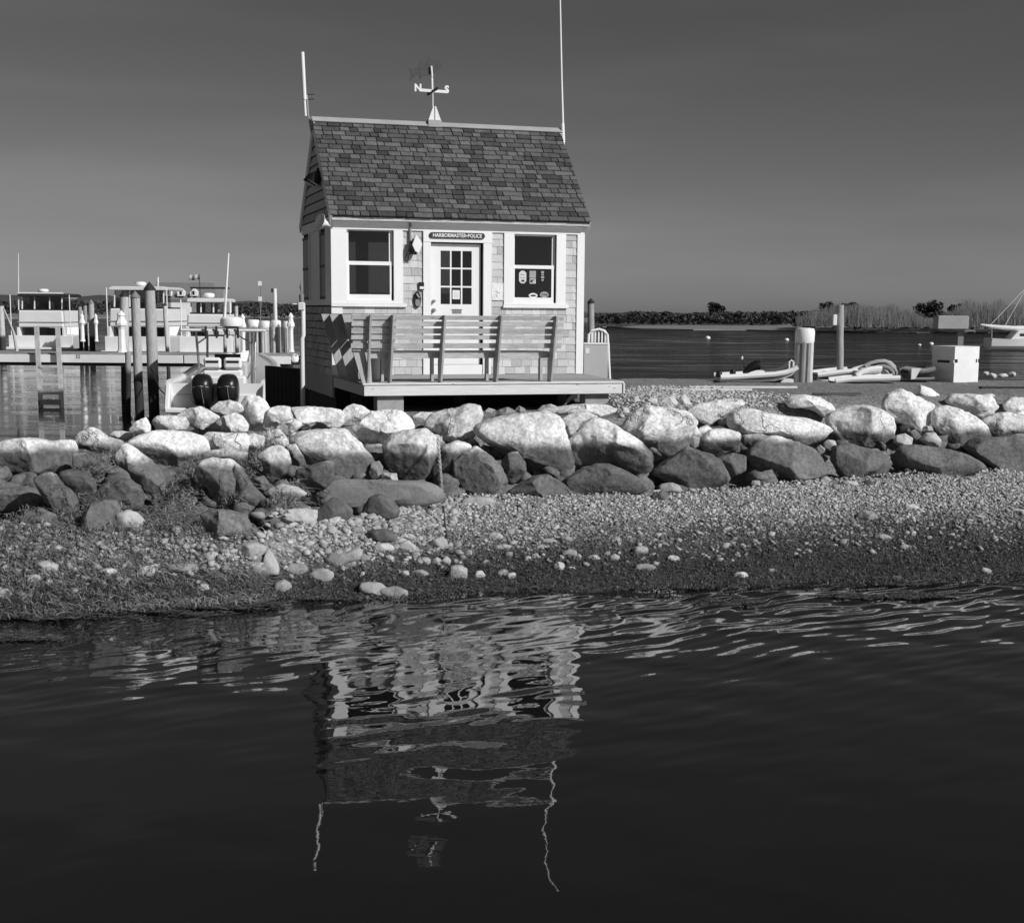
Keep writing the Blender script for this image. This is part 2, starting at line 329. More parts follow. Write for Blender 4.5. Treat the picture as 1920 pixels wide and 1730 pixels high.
# ------------------------------------------------------------------ water
wx = np.concatenate([-np.geomspace(9000, 9, 40), np.arange(-6.5, 6.5, .03), np.geomspace(9, 9000, 40)])
wy = np.concatenate([[-60, -20, 0, 2, 3.4], np.arange(4.6, 14.8, .03), np.geomspace(16, 12000, 60)])
WX, WY = np.meshgrid(wx, wy, indexing='ij')
def ripples(X, Y):
    r = np.random.RandomState(4); z = np.zeros_like(X); ys = ip(S_, X, 1)
    env = np.exp(-np.clip(ys-.5-Y, 0, 9)/1.9)                    # ripples run along the shore and die out towards the calm middle
    right = .5+.5*sstep(X, -.4, 1.6)
    X2 = X+.35*(vnoise(X, Y, 21, 2, .8)-.5); Y2 = Y+.35*(vnoise(X, Y, 22, 2, .8)-.5)
    for i in range(14):                                          # a train of ripples slanting off the beach
        lam = .11+.15*r.rand(); th = math.radians(90+32+r.randn()*9); k = 2*math.pi/lam
        z += (.0048*lam)*np.sin(k*(np.cos(th)*X2+np.sin(th)*Y2)+r.rand()*6.3)*env*right
    for i in range(16):                                          # slow uneven swell of a sheltered harbour
        lam = .32+.75*r.rand(); th = math.radians(r.rand()*180); k = 2*math.pi/lam
        z += (.0026*lam)*np.sin(k*(np.cos(th)*X2+np.sin(th)*Y2)+r.rand()*6.3)*(.13+.87*env)
    return z*((Y > 4.5) & (Y < 14.8) & (np.abs(X) < 6.6))
WZ = ripples(WX, WY)
WZ += WLV+.004
def water_mat():
    m = bpy.data.materials.new('harbour_water'); m.use_nodes = True; t = m.node_tree; t.nodes.clear(); L = t.links.new
    o = nd(t, 'ShaderNodeOutputMaterial'); ge = nd(t, 'ShaderNodeNewGeometry')
    a1 = nd(t, 'ShaderNodeAttribute', attribute_name='murk'); a2 = nd(t, 'ShaderNodeAttribute', attribute_name='chop')
    mp = nd(t, 'ShaderNodeMapping'); mp.inputs['Scale'].default_value = (.30, 1.0, 1); L(ge.outputs['Position'], mp.inputs[0])
    n1 = nd(t, 'ShaderNodeTexNoise', Scale=.22, Detail=8, Roughness=.66); L(mp.outputs[0], n1.inputs['Vector'])
    n2 = nd(t, 'ShaderNodeTexNoise', Scale=1.5, Detail=5, Roughness=.6); L(ge.outputs['Position'], n2.inputs['Vector'])
    b1 = nd(t, 'ShaderNodeBump', Distance=.9); L(mth(t, 'ADD', mth(t, 'MULTIPLY', n1.outputs[0], 2.2), mth(t, 'MULTIPLY', n2.outputs[0], .6)), b1.inputs['Height']); m3 = nd(t, 'ShaderNodeMapping'); m3.inputs['Scale'].default_value = (.16, .62, 1); L(ge.outputs['Position'], m3.inputs[0])
    n3 = nd(t, 'ShaderNodeTexNoise', Scale=.55, Detail=5, Roughness=.7); L(m3.outputs[0], n3.inputs['Vector'])
    r3 = nd(t, 'ShaderNodeMapRange'); L(n3.outputs[0], r3.inputs[0])
    for i, v in enumerate((.36, .64, .05, 1.7)): r3.inputs[i+1].default_value = v      # cat's-paws: wind ruffles the harbour in patches
    L(mth(t, 'MULTIPLY', a2.outputs['Fac'], r3.outputs[0]), b1.inputs['Strength'])
    fz = nd(t, 'ShaderNodeFresnel', IOR=1.9); L(b1.outputs[0], fz.inputs['Normal'])
    gl = nd(t, 'ShaderNodeBsdfGlossy', Roughness=.015); L(b1.outputs[0], gl.inputs['Normal']); gl.inputs[0].default_value = (1, 1, 1, 1); L(mth(t, 'ADD', mth(t, 'MULTIPLY', a2.outputs['Fac'], .16), .012), gl.inputs['Roughness'])
    df = nd(t, 'ShaderNodeBsdfDiffuse'); df.inputs[0].default_value = (.007, .007, .007, 1)
    tr = nd(t, 'ShaderNodeBsdfTransparent'); tr.inputs[0].default_value = (.8, .8, .8, 1)
    m1 = nd(t, 'ShaderNodeMixShader'); L(a1.outputs['Fac'], m1.inputs[0]); L(tr.outputs[0], m1.inputs[1]); L(df.outputs[0], m1.inputs[2])
    m2 = nd(t, 'ShaderNodeMixShader'); L(fz.outputs[0], m2.inputs[0]); L(m1.outputs[0], m2.inputs[1]); L(gl.outputs[0], m2.inputs[2])
    L(m2.outputs[0], o.inputs[0]); return m
water = from_np('water', np.stack([WX, WY, WZ], -1).reshape(-1, 3), gridfaces(len(wx), len(wy)), water_mat(), 'structure')
dep = np.clip(WLV-terrain(WX, WY), 0, 3); murk = 1-np.exp(-dep*5.5)
chop = .003+np.where(WY > 14, .5*sstep(WX/WY, -.05, .05)*sstep(WY, 18, 30)+.022+.2*sstep(WY, 60, 200), 0)
for n_, A in (('murk', murk), ('chop', chop)):
    at_ = water.data.attributes.new(n_, 'FLOAT', 'POINT'); at_.data.foreach_set('value', A.ravel().astype(np.float32))
water.data.polygons.foreach_set('use_smooth', [True]*len(water.data.polygons))

# ------------------------------------------------------------------ the office
ZE, ZR, OE, OL, ZC, ZS = 2.4115, 4.0021, .1866, .045, 2.2777, 1.0416
house = hthing('harbor_office', 'small shingled waterfront office with steep shingle roof and white trim', 'building')
def frect(u0, v0, u1, v1, b=0):
    um, vm = (u0+u1)/2, (v0+v1)/2
    return fr(u0, vm, b)[0], fr(u1, vm, b)[0], fr(um, v1, b)[1], fr(um, v0, b)[1]      # a0,a1,z0,z1
def fpart(name, mat, rect, b0, b1, parent=house, bevel=.003): return MB().box(rect[0], rect[1], b0, b1, rect[2], rect[3]).build(name, mat, parent, bevel=bevel)
def holed(a0, a1, z0, z1, holes, f):
    As = sorted({a0, a1, *[h[i] for h in holes for i in (0, 1)]}); Zs = sorted({z0, z1, *[h[i] for h in holes for i in (2, 3)]})
    for i in range(len(As)-1):
        for j in range(len(Zs)-1):
            am, zm = (As[i]+As[i+1])/2, (Zs[j]+Zs[j+1])/2
            if not any(h[0] < am < h[1] and h[2] < zm < h[3] for h in holes): f(As[i], As[i+1], Zs[j], Zs[j+1])
WL = frect(650, 428, 737.5, 563); DR = frect(807, 455, 905, 684); WR = frect(963, 440, 1042, 568)
mb = MB(); holed(0, HW, -.02, ZE, [WL, DR, WR], lambda a0, a1, z0, z1: mb.box(a0, a1, .004, .09, z0, z1)); mb.build('front_wall', TAR, house)
SW1 = (sd(581.5, 500)[0], sd(569.5, 500)[0], sd(590, 562)[1], sd(590, 441)[1]); SW2 = (sd(613, 500)[0], sd(602, 500)[0], SW1[2], SW1[3])
mb = MB(); holed(.0, HD, -.02, ZE, [SW1, SW2], lambda b0, b1, z0, z1: mb.box(.004, .09, max(b0, .092), b1, z0, z1)); mb.build('side_wall', TAR, house)
MB().box(HW-.09, HW-.004, .092, HD, -.02, ZE).build('side_wall', WSHING, house)
BW = [frect(640, 449, 668, 553, HD-.05), frect(690, 449, 738, 553, HD-.05), frect(815, 440, 847, 557, HD-.05)]; BW[1] = (*BW[1][:2], *BW[0][2:]); BW[2] = (*BW[2][:2], *BW[0][2:])
mb = MB(); holed(.092, HW-.092, -.02, ZE, BW, lambda a0, a1, z0, z1: mb.box(a0, a1, HD-.09, HD, z0, z1)); mb.build('back_wall', INNER, house)
for h in BW:
    w_ = MB().box(h[0], h[1], HD-.07, HD-.03, h[2], h[2]+.04).box(h[0], h[1], HD-.07, HD-.03, h[3]-.04, h[3]).build('window', TRIM, house); MB().box(h[0], h[1], HD-.052, HD-.048, h[2]+.04, h[3]-.04).build('pane', GLASS, w_)
MB().box(.092, HW-.092, .092, HD-.092, -.06, 0.0).build('floor', DARK, house)
MB().box(.092, HW-.092, .092, HD-.092, ZE-.04, ZE-.01).build('inside_ceiling', INNER, house)
# gable ends, roof boards
for a0, a1 in ((.004, .09), (HW-.09, HW-.004)):
    MB().prism([(0.0, ZE+.001), (HD, ZE+.001), (HD/2, ZE+.001+HD/2*.985)], a0, a1, 'x').build('gable', TAR, house)
sl_ = (ZR-ZE)/(HD/2+OE); nrm = Vector((0, -sl_, 1)).normalized() if False else Vector((0, -math.sin(math.atan(sl_)), math.cos(math.atan(sl_))))
ang = math.atan(sl_)
def roofpt(a, s, h, back=False):       # s: distance up the slope from the eave, h: height off the boards
    b = -OE+s*math.cos(ang)-h*math.sin(ang); z = ZE+s*math.sin(ang)+h*math.cos(ang)
    return (a, HD-b if back else b, z)
SL = (ZR-ZE)/math.sin(ang)
roof = None
for back in (False, True):
    mb = MB(); q = [roofpt(a, s, h, back) for a in (-OL, HW+OL) for s, h in ((0, -.05), (SL, -.05), (SL, -.012), (0, -.012))]
    mb.add(q, [(0, 1, 2, 3), (7, 6, 5, 4), (0, 4, 5, 1), (1, 5, 6, 2), (2, 6, 7, 3), (3, 7, 4, 0)])
    o = mb.build('roof', TAR if not back else RSHING2, house)
    if not back: roof = o
# shingles: shared mesh, unit width; course by course
def shing_mesh(name, mat, L, th, seed):
    r = random.Random(seed); j = lambda k: r.uniform(-k, k)
    vs = [(0, 0, j(.004)), (1, 0, j(.004)), (1, L, 0), (0, L, 0), (0, 0, th+j(.003)), (1, 0, th+j(.003)), (1, L, .003), (0, L, .003)]
    me = bpy.data.meshes.new(name); me.from_pydata(vs, [], [(0, 3, 2, 1), (4, 5, 6, 7), (0, 1, 5, 4), (1, 2, 6, 5), (2, 3, 7, 6), (3, 0, 4, 7)]); me.materials.append(mat); return me
NR = 20; EXPO = (SL-.06)/NR
rm = [shing_mesh('roof_shingle', RSHING, EXPO*1.32, .022, i) for i in range(5)]
RL = Matrix(((1, 0, 0), (0, math.cos(ang), -math.sin(ang)), (0, math.sin(ang), math.cos(ang)))).to_4x4()
rr = random.Random(5); fieldv = []; fieldf = []; cnt = 0
for row in range(NR):
    a = -OL-.015; first = True
    while a < HW+OL+.01:
        wd = rr.choice((.11, .14, .17, .19, .22, .26, .31))*rr.uniform(.9, 1.1)
        if first: wd *= rr.uniform(.4, 1); first = False
        wd = min(wd, HW+OL+.012-a)
        if wd > .03:
            s0 = row*EXPO-.02+rr.uniform(-.006, .006); h0 = -.009+rr.uniform(0, .006); p = roofpt(a+.002, s0, h0)
            mtx = Matrix.Translation(p) @ RL @ Matrix.Rotation(rr.uniform(-.012, .012), 4, 'Z') @ Matrix.Rotation(-.035, 4, 'X') @ Matrix.Diagonal((wd-.015, 1, 1, 1))
            me = rm[rr.randrange(5)]
            if cnt < 296 and row < 15:
                o = bpy.data.objects.new('roof_shingle', me); C.objects.link(o); o.parent = roof; o.matrix_local = mtx; cnt += 1
            else:
                k = len(fieldv); fieldv += [tuple(mtx @ v.co) for v in me.vertices]; fieldf += [tuple(i+k for i in q.vertices) for q in me.polygons]
        a += wd
mb = MB(); mb.v = fieldv; mb.f = fieldf; tag(mb.build('upper_roof_shingles', RSHING2, roof), kind='stuff')
# ridge boards, rake boards, eave
for sgn in (0, 1):
    mb = MB(); q = [roofpt(a, s, h, sgn) for a in (-OL-.02, HW+OL+.02) for s, h in ((SL-.10, .012), (SL+.005, .012), (SL+.005, .03), (SL-.10, .03))]
    mb.add(q, [(0, 1, 2, 3), (7, 6, 5, 4), (0, 4, 5, 1), (1, 5, 6, 2), (2, 6, 7, 3), (3, 7, 4, 0)]); mb.build('ridge_board', MID, roof)
for a0, a1 in ((-OL-.005, -OL+.02), (HW+OL-.02, HW+OL+.005)):
    for back in (False, True):
        q = [roofpt(a, s, h, back) for a in (a0, a1) for s, h in ((-.02, -.16), (SL, -.16), (SL, -.014), (-.02, -.014))]
        MB().add(q, [(0, 1, 2, 3), (7, 6, 5, 4), (0, 4, 5, 1), (1, 5, 6, 2), (2, 6, 7, 3), (3, 7, 4, 0)]).build('rake_board', TRIM, house)
MB().box(-OL+.022, HW+OL-.022, -OE+.053, -.03, ZE-.075, ZE-.055).build('soffit', TRIM, house)
MB().box(-OL+.022, HW+OL-.022, -OE+.03, -OE+.05, ZE-.08, ZE-.034).build('eave_board', WOOD, house)
MB().box(-.004, HW+.004, -.028, 0.002, ZC-.0, ZE-.077).build('frieze_board', TRIM, house)
MB().box(-.028, .002, 0.004, HD, SW1[3]+.05, ZE-.02).build('frieze_board', TRIM, house)
MB().box(-.03, .002, .004, HD, SW1[2]-.09, SW1[2]-.0).build('side_sill', TRIM, house)
for b0, b1 in ((SW1[0], SW2[1]),):
    MB().box(-.026, .002, SW2[1], SW2[1]+.07, SW1[2], SW1[3]+.05).build('window_casing', TRIM, house)
    MB().box(-.026, .002, SW1[0]-.07, SW1[0], SW1[2], SW1[3]+.05).build('window_casing', TRIM, house)
    MB().box(-.008, .004, SW2[1]+.071, SW1[0]-.071, SW1[2], SW1[3]+.05).build('side_panel', TRIM, house)
for s_ in (SW1, SW2):
    w_ = MB().box(-.02, .0, s_[0], s_[1], s_[2], s_[2]+.05).box(-.02, .0, s_[0], s_[1], s_[3]-.04, s_[3]).box(-.02, .0, s_[0], s_[1], (s_[2]+s_[3])/2-.02, (s_[2]+s_[3])/2+.02).build('window', DARK, house)
    MB().box(-.012, -.008, s_[0], s_[1], s_[2]+.05, s_[3]-.04).build('pane', M('dark_pane', .008, .35, .05, 3, bump=0, spec=.12), w_)
MB().box(-.028, .002, 0.0, SW2[0]-.001, SW1[2], SW1[3]+.05).build('corner_board', TRIM, house)
# front trim
zt = ZC
fpart('head_trim', TRIM, (0, HW, zt-.075, zt), -.03, 0)
fpart('corner_board', TRIM, (0-.026, .145, 0, ZS-.002), -.03, 0); 
CB = frect(1080, 560, 1095, 580); fpart('corner_board', TRIM, (CB[0], HW+.004, 0, zt-.075), -.03, 0)
def front_window(outer, sill_u, op, gl_up, gl_lo, blinds):
    oa0, oa1 = outer; a0, a1, z0, z1 = op
    cas = MB().box(oa0, a0, -.034, 0, ZS+.05, zt-.0762).box(a1, oa1, -.034, 0, ZS+.05, zt-.0762)
    if zt-.0762-z1 > .01: cas.box(a0, a1, -.034, 0, z1, zt-.0762)
    cas.box(a0, a1, -.034, 0.002, ZS+.05, z0)
    w_ = cas.build('window', TRIM, house, bevel=.003)
    MB().box(sill_u[0], sill_u[1], -.055, 0, ZS, ZS+.048).build('sill', TRIM, w_, bevel=.004)
    zm = (fr(0, 0)[1], 0)
    ua0, ua1, uz0, uz1 = gl_up; la0, la1, lz0, lz1 = gl_lo
    MB().box(a0+.001, ua0, .03, .055, lz1, z1).box(ua1, a1-.001, .03, .055, lz1, z1).box(ua0, ua1, .03, .055, uz1, z1).box(ua0, ua1, .03, .055, lz1, uz0).build('sash', TRIM, w_)
    MB().box(a0+.001, la0, .002, .028, z0, uz0).box(la1, a1-.03, .002, .028, z0, uz0).box(la0, la1, .002, .028, z0, lz0).box(la0, la1, .002, .028, lz1, uz0).build('sash', TRIM, w_)
    MB().box(ua0, ua1, .04, .044, uz0, uz1).build('pane', GLASS, w_); MB().box(la0, la1, .012, .016, lz0, lz1).build('pane', GLASS, w_)
    return w_
wl = front_window((-.026, fr(754.5, 500)[0]), (-.03, fr(761.5, 575)[0]), WL, frect(654, 433, 730, 490), frect(655, 497, 731, 552), 1)
wr = front_window((fr(944, 500)[0], fr(1059.5, 500)[0]), (fr(942, 577)[0], fr(1063.5, 577)[0]), WR, frect(966, 443, 1036, 497.5), frect(965, 504, 1034, 558), 0)
# papers and stickers on the right window glass
def sticker(name, u, v, wpx, hpx, shape, mat, parent, b=.0, n=18):
    a, z = fr(u, v, b); k = 1/116.
    if shape == 'o': poly = [(a+wpx*k/2*math.cos(2*math.pi*i/n), z+hpx*k/2*math.sin(2*math.pi*i/n)) for i in range(n)]
    elif shape == 'c':
        c_ = .3*wpx*k; x_, y_ = wpx*k/2, hpx*k/2; poly = [(a+sx*X, z+sy*Y_) for sx, sy, X, Y_ in ((-1, -1, x_-c_, y_), (1, -1, x_-c_, y_), (1, -1, x_, y_-c_), (1, 1, x_, y_-c_), (1, 1, x_-c_, y_), (-1, 1, x_-c_, y_), (-1, 1, x_, y_-c_), (-1, -1, x_, y_-c_))]
    else: poly = [(a-wpx*k/2, z-hpx*k/2), (a+wpx*k/2, z-hpx*k/2), (a+wpx*k/2, z+hpx*k/2), (a-wpx*k/2, z+hpx*k/2)]
    return MB().prism(poly, b-.0015, b+.001, 'y').build(name, mat, parent)
bs = .009
STK = M('sticker_paper', .6, .8, .05, 9, bump=0); STG = M('sticker_grey', .33, .8, .1, 20, bump=0)
sticker('sticker', 980, 519.5, 14, 23, 'c', STK, wr, bs); 
for dy in (515, 521): sticker('sticker_print', 980, dy, 8, 1.2, 'r', STG, wr, bs-.003)
sticker('sticker_print', 980.5, 526.5, 6, 3.5, 'r', INK, wr, bs-.003)
sticker('sticker', 998.8, 514.5, 12.5, 13, 'r', STG, wr, bs); sticker('sticker', 998.8, 527.2, 11.5, 9, 'r', STK, wr, bs); sticker('sticker_print', 998.3, 527.2, 8, 5.5, 'r', INK, wr, bs-.003); sticker('sticker_print', 1000.3, 528, 3, 3, 'r', STK, wr, bs-.005)
for v_, h_, w_2 in ((510.5, 4, 5.5), (515, 2.4, 5), (519.8, 4, 6), (525, 3.2, 4)): sticker('sticker', 1017.3, v_, w_2, h_, 'r', STG, wr, bs)
sticker('sticker', 999.6, 554.2, 17, 9.2, 'o', PAPER, wr, bs); sticker('sticker_print', 999.8, 554.3, 11.5, 3.4, 'o', INK, wr, bs-.003)
sticker('sticker', 1020.5, 552.5, 17, 11, 'o', STG, wr, bs)
a_, z_ = fr(1020.5, 552.7, bs-.004); FRX = Matrix.Rotation(math.pi/2, 4, 'X')
text_mesh('sticker_print', 'CTNB', .042, .0006, INK, wr, Matrix.Translation((a_, bs-.004, z_)) @ FRX, .0006)
MB().tube([fr(1031.8, 558, .02)[0:1]+(.02,)+fr(1031.8, 558, .02)[1:], fr(1034, 541, .02)[0:1]+(.02,)+fr(1034, 541, .02)[1:]], .004, 6).build('inside_rod', STG, wr)
# door, its casing and nine panes
zt2 = DR[3]
cas = MB().box(fr(792.5, 560)[0], DR[0], -.036, 0, 0, zt2).box(DR[1], fr(920.5, 560)[0], -.036, 0, 0, zt2).box(fr(792.5, 440)[0]-.0, fr(921.5, 440)[0], -.042, 0, zt2, zt-.0765)
cas.box(DR[0], DR[1], -.02, .08, -.0, DR[2]).build('door_casing', TRIM, house, bevel=.003)
PA = frect(826, 470.5, 884.3, 570.5, .04); d0 = (DR[0]+.004, DR[1]-.028, DR[2]+.006, DR[3]-.02)
mb = MB(); mw = .024; pw_ = (PA[1]-PA[0]-2*mw)/3; ph_ = (PA[3]-PA[2]-2*mw)/3
holes = [(PA[0]+i*(pw_+mw), PA[0]+i*(pw_+mw)+pw_, PA[2]+j*(ph_+mw), PA[2]+j*(ph_+mw)+ph_) for i in range(3) for j in range(3)]
slot = frect(848, 581, 865, 588, .04); 
holed(d0[0], d0[1], d0[2], d0[3], holes, lambda a0, a1, z0, z1: mb.box(a0, a1, .036, .07, z0, z1)); door = mb.build('door', TRIM, house)
for h in holes: MB().box(h[0], h[1], .05, .054, h[2], h[3]).build('pane', GLASS, door)
MB().box(slot[0], slot[1], .03, .0355, slot[2], slot[3]).box(slot[0]-.012, slot[1]+.012, .027, .0355, slot[3], slot[3]+.012).build('mail_slot', GREY, door)
for v_, r_ in ((564.5, .022), (581.5, .028)):
    a_, z_ = fr(813, v_, .036); MB().lathe([(r_*1.2, 0), (r_*1.2, .01), (r_*.5, .012), (r_*.5, .03), (r_, .035), (r_, .06), (r_*.6, .07)], n=12).xf(Matrix.Translation((a_, .037, z_)) @ Matrix.Rotation(math.pi/2, 4, 'X')).build('door_knob', METAL, door, True)
r_ = frect(848.5, 544, 862, 561, .045); MB().box(r_[0], r_[1], .046, .0475, r_[2], r_[3]).build('paper_notice', PAPER, door)
mbn = MB()
for k in range(4): mbn.box(r_[0]+.02, r_[1]-.02, .0448, .0458, r_[2]+.03+.022*k, r_[2]+.034+.022*k)
mbn.build('notice_print', STG, door)
MB().box(DR[0], DR[1], .005, .03, DR[2]-.002, DR[2]+.006).build('threshold', GREY, house)
# wall shingles, front: every one a piece
wm = [shing_mesh('wall_shingle', WSHING, .15, .014, 30+i) for i in range(5)]
cov = [(-.1, .147, 0, 9), (CB[0]-.002, 9, 0, 9), (fr(792.5, 560)[0]-.003, fr(921, 560)[0]+.003, 0, 9), (-.1, fr(754.5, 500)[0]+.003, ZS, 9), (fr(944, 500)[0]-.003, fr(1059.5, 500)[0]+.003, ZS, 9), (fr(942, 577)[0], fr(1063.5, 577)[0], ZS, ZS+.05), (-.1, fr(761.5, 575)[0], ZS, ZS+.05)]
ex = .117; rr = random.Random(9); z = .004
FX = Matrix(((1, 0, 0), (0, 0, -1), (0, 1, 0))).to_4x4()      # shingle's length upwards, its thickness towards the viewer
while z < zt-.08:
    blocks = sorted((c[0], c[1]) for c in cov if c[2] < z+ex*.6 < c[3]); free = []; cur = 0.
    for b0, b1 in blocks:
        if b0 > cur+.01: free.append((cur, b0))
        cur = max(cur, b1)
    top = min(z+ex*1.25, zt-.078); 
    for f0, f1 in free:
        a = f0
        while a < f1-.005:
            wd = rr.uniform(.085, .19)
            if f1-a-wd < .05: wd = f1-a
            under = [c[2] for c in cov if c[0] < a+wd/2 < c[1] and c[2] > z]
            tp = min([top]+[q-.002 for q in under])
            o = bpy.data.objects.new('wall_shingle', wm[rr.randrange(5)]); C.objects.link(o); o.parent = house
            o.matrix_local = Matrix.Translation((a+.002, -.001, z+rr.uniform(-.004, .004))) @ FX @ Matrix.Rotation(rr.uniform(-.008, .008), 4, 'Z') @ Matrix.Diagonal((wd-.004, max(.3, (tp-z)/.15), 1, 1))
            a += wd
    z += ex
# side wall and gable courses (seen edge-on, joined)
mb = MB(); z = .0; rr = random.Random(4)
while z < SW1[2]-.12:
    b = .03
    while b < HD:
        wd = min(rr.uniform(.1, .22), HD-b); tz = min(z+ex-.016, SW1[2]-.092); z0 = z+rr.uniform(-.005, .005)
        mb.add([(-.03, b+.004, z0), (-.03, b+wd-.004, z0), (-.003, b+wd-.002, tz), (-.003, b+.002, tz), (.003, b+.002, z0), (.003, b+wd-.002, z0), (.003, b+wd-.002, tz), (.003, b+.002, tz)], [(0, 1, 2, 3), (4, 7, 6, 5), (0, 4, 5, 1), (1, 5, 6, 2), (2, 6, 7, 3), (3, 7, 4, 0)]); b += wd
    z += ex
tag(mb.build('side_shingles', WSHING2, house), kind='stuff')
z = ZE+.0
while z < ZR-.35:
    h_ = .118; hw0 = HD/2-(z-ZE)/sl_+.02; hw1 = max(.01, HD/2-(z+h_-ZE)/sl_+.02); c_ = HD/2
    MB().add([(-.034, c_-hw0, z), (-.034, c_+hw0, z), (-.006, c_+hw1, z+h_+.01), (-.006, c_-hw1, z+h_+.01), (.0035, c_-hw0, z), (.0035, c_+hw0, z), (.0035, c_+hw1, z+h_+.01), (.0035, c_-hw1, z+h_+.01)], [(0, 1, 2, 3), (4, 7, 6, 5), (0, 4, 5, 1), (1, 5, 6, 2), (2, 6, 7, 3), (3, 7, 4, 0)]).build('gable_board', WSHING, house); z += .145
MB().box(-.012, .02, .02, HD, -.342, -.004).build('skirt_board', WOOD, house)
MB().box(HW-.02, HW+.01, .02, HD, -.342, -.004).build('skirt_board', WOOD, house)
MB().box(.03, HW-.03, .02, HD-.02, -.30, -.062).build('floor_frame', DARK, house)
MB().box(.05, HW-.05, .06, HD-.1, -2.2, -.301).build('shade_block', M('painted_shade', .03, .9, .3, 5, (1, 1, 8), .3), house)  # near-black block added under the floor so the underside reads as deep shade
for a_, b_ in ((.35, .04), (2.0, .04), (3.7, .04)):
    p = HM @ Vector((a_, b_, 0)); zb = float(terrain(p.x, p.y))-.3-1.5
    MB().box(a_-.08, a_+.08, b_-.08, b_+.08, max(zb, -3.2), -.29).build('support_post', M('old_post', .12, .9, .3, 6, bump=.3), house)
# name sign over the door
r_ = frect(805, 436.3, 909, 447.5, -.05); aw, ah = (r_[1]-r_[0])/2, (r_[3]-r_[2])/2; ac, zc_ = (r_[0]+r_[1])/2, (r_[2]+r_[3])/2
sg = hthing('name_sign', 'dark rounded name board with white capitals over the door', 'sign', (ac, -.042, zc_))
poly = [(sx*(aw-ah)+ah*math.cos(q)*1.0, ah*math.sin(q)) for sx, rng in ((1, range(-4, 5)), (-1, range(4, 13))) for q in [math.pi/8*i for i in rng]]
MB().prism(poly, -.02, .001, 'y').build('board', DARK, sg)
text_mesh('lettering', 'HARBORMASTER•POLICE', .078, .002, WHITE, sg, Matrix.Translation((0, -.0225, -.003)) @ FRX @ Matrix.Diagonal((.9, 1, 1, 1)), .0016)
# things fixed to the walls
a_, z_ = fr(781, 462, -.16)
fl = hthing('flood_light', 'square white flood lamp with black housing and cable beside the door', 'lamp', (a_, 0, z_))
q = .085; dia = [(-.075, .02), (-.015, .175), (.045, .105), (.085, .03), (.03, -.115), (-.03, -.075)]
MB().prism(dia, -.19, -.17, 'y').build('face_plate', WHITE, fl, bevel=.006)
MB().prism([(p*.9-.03, qq*.9-.03) for p, qq in dia], -.169, -.05, 'y').build('housing', BLACK, fl, bevel=.01)
MB().box(-.09, -.03, -.14, -.03, -.12, -.03).build('bracket', BLACK, fl, bevel=.005)
MB().tube([(-.07, -.045, .36), (-.075, -.045, .14), (-.08, -.05, 0), (-.09, -.02, -.06)], .017, 8).build('conduit', GREY, fl, True)
MB().tube([(-.12, -.035, -.10), (-.15, -.04, -.16), (-.16, -.04, -.21), (-.13, -.04, -.23), (-.105, -.04, -.19), (-.10, -.03, -.12)], .008, 6).build('cable_loop', DARK, fl, True)
a_, z_ = fr(782, 562, -.02)
ph = hthing('wall_phone', 'oval dark call box mounted on the shingles left of the door', 'phone', (a_, 0, z_))
ov = lambda rx, rz: [(rx*math.cos(i*math.pi/10), rz*math.sin(i*math.pi/10)) for i in range(20)]
MB().prism(ov(.058, .128), -.05, -.012, 'y').build('case', DARK, ph, bevel=.01); MB().prism([(x, z-.045) for x, z in ov(.04, .06)], -.058, -.049, 'y').build('cover', GREY, ph, bevel=.004)
MB().prism([(x+.008, z+.055) for x, z in ov(.035, .045)], -.065, -.049, 'y').build('hood', BLACK, ph, bevel=.004); MB().tube([(-.02, -.07, .09), (.02, -.075, .03)], .012, 8).build('handle', MID, ph, True)
a_, z_ = fr(789.5, 536.5, -.01)
kb = hthing('key_box', 'small black box with white label above the oval call box', 'box', (a_, 0, z_)); MB().box(-.042, .04, -.05, -.012, -.06, .06).build('case', BLACK, kb, bevel=.005); MB().box(-.03, .034, -.053, -.049, -.045, -.005).build('label', PAPER, kb)
r_ = frect(922, 531, 943.5, 563, -.02)
nb = hthing('chart_notice', 'white crumpled paper notice pinned to shingles between door and window', 'notice', (r_[0], 0, r_[2]))
wn, hn = r_[1]-r_[0], r_[3]-r_[2]; mb = MB(); rr = random.Random(3); pts = [[(i/8*wn, -.026-.008*rr.random(), j/10*hn+(.012*rr.uniform(-1, 1) if j == 10 else 0)) for i in range(9)] for j in range(11)]
mb.add([p for r in pts for p in r], [(j*9+i, j*9+i+1, j*9+i+10, j*9+i+9) for j in range(10) for i in range(8)]); o = mb.build('sheet', PAPER, nb); so_ = o.modifiers.new('thick', 'SOLIDIFY'); so_.thickness = .004
mb = MB()
for k in range(4): x0, z0 = rr.uniform(.02, wn-.06), rr.uniform(.03, hn-.05); mb.tube([(x0, -.037, z0), (x0+rr.uniform(.01, .04), -.037, z0+rr.uniform(-.02, .02)), (x0+rr.uniform(.02, .05), -.037, z0+rr.uniform(-.03, .03))], .002, 4)
mb.build('print', STG, nb)
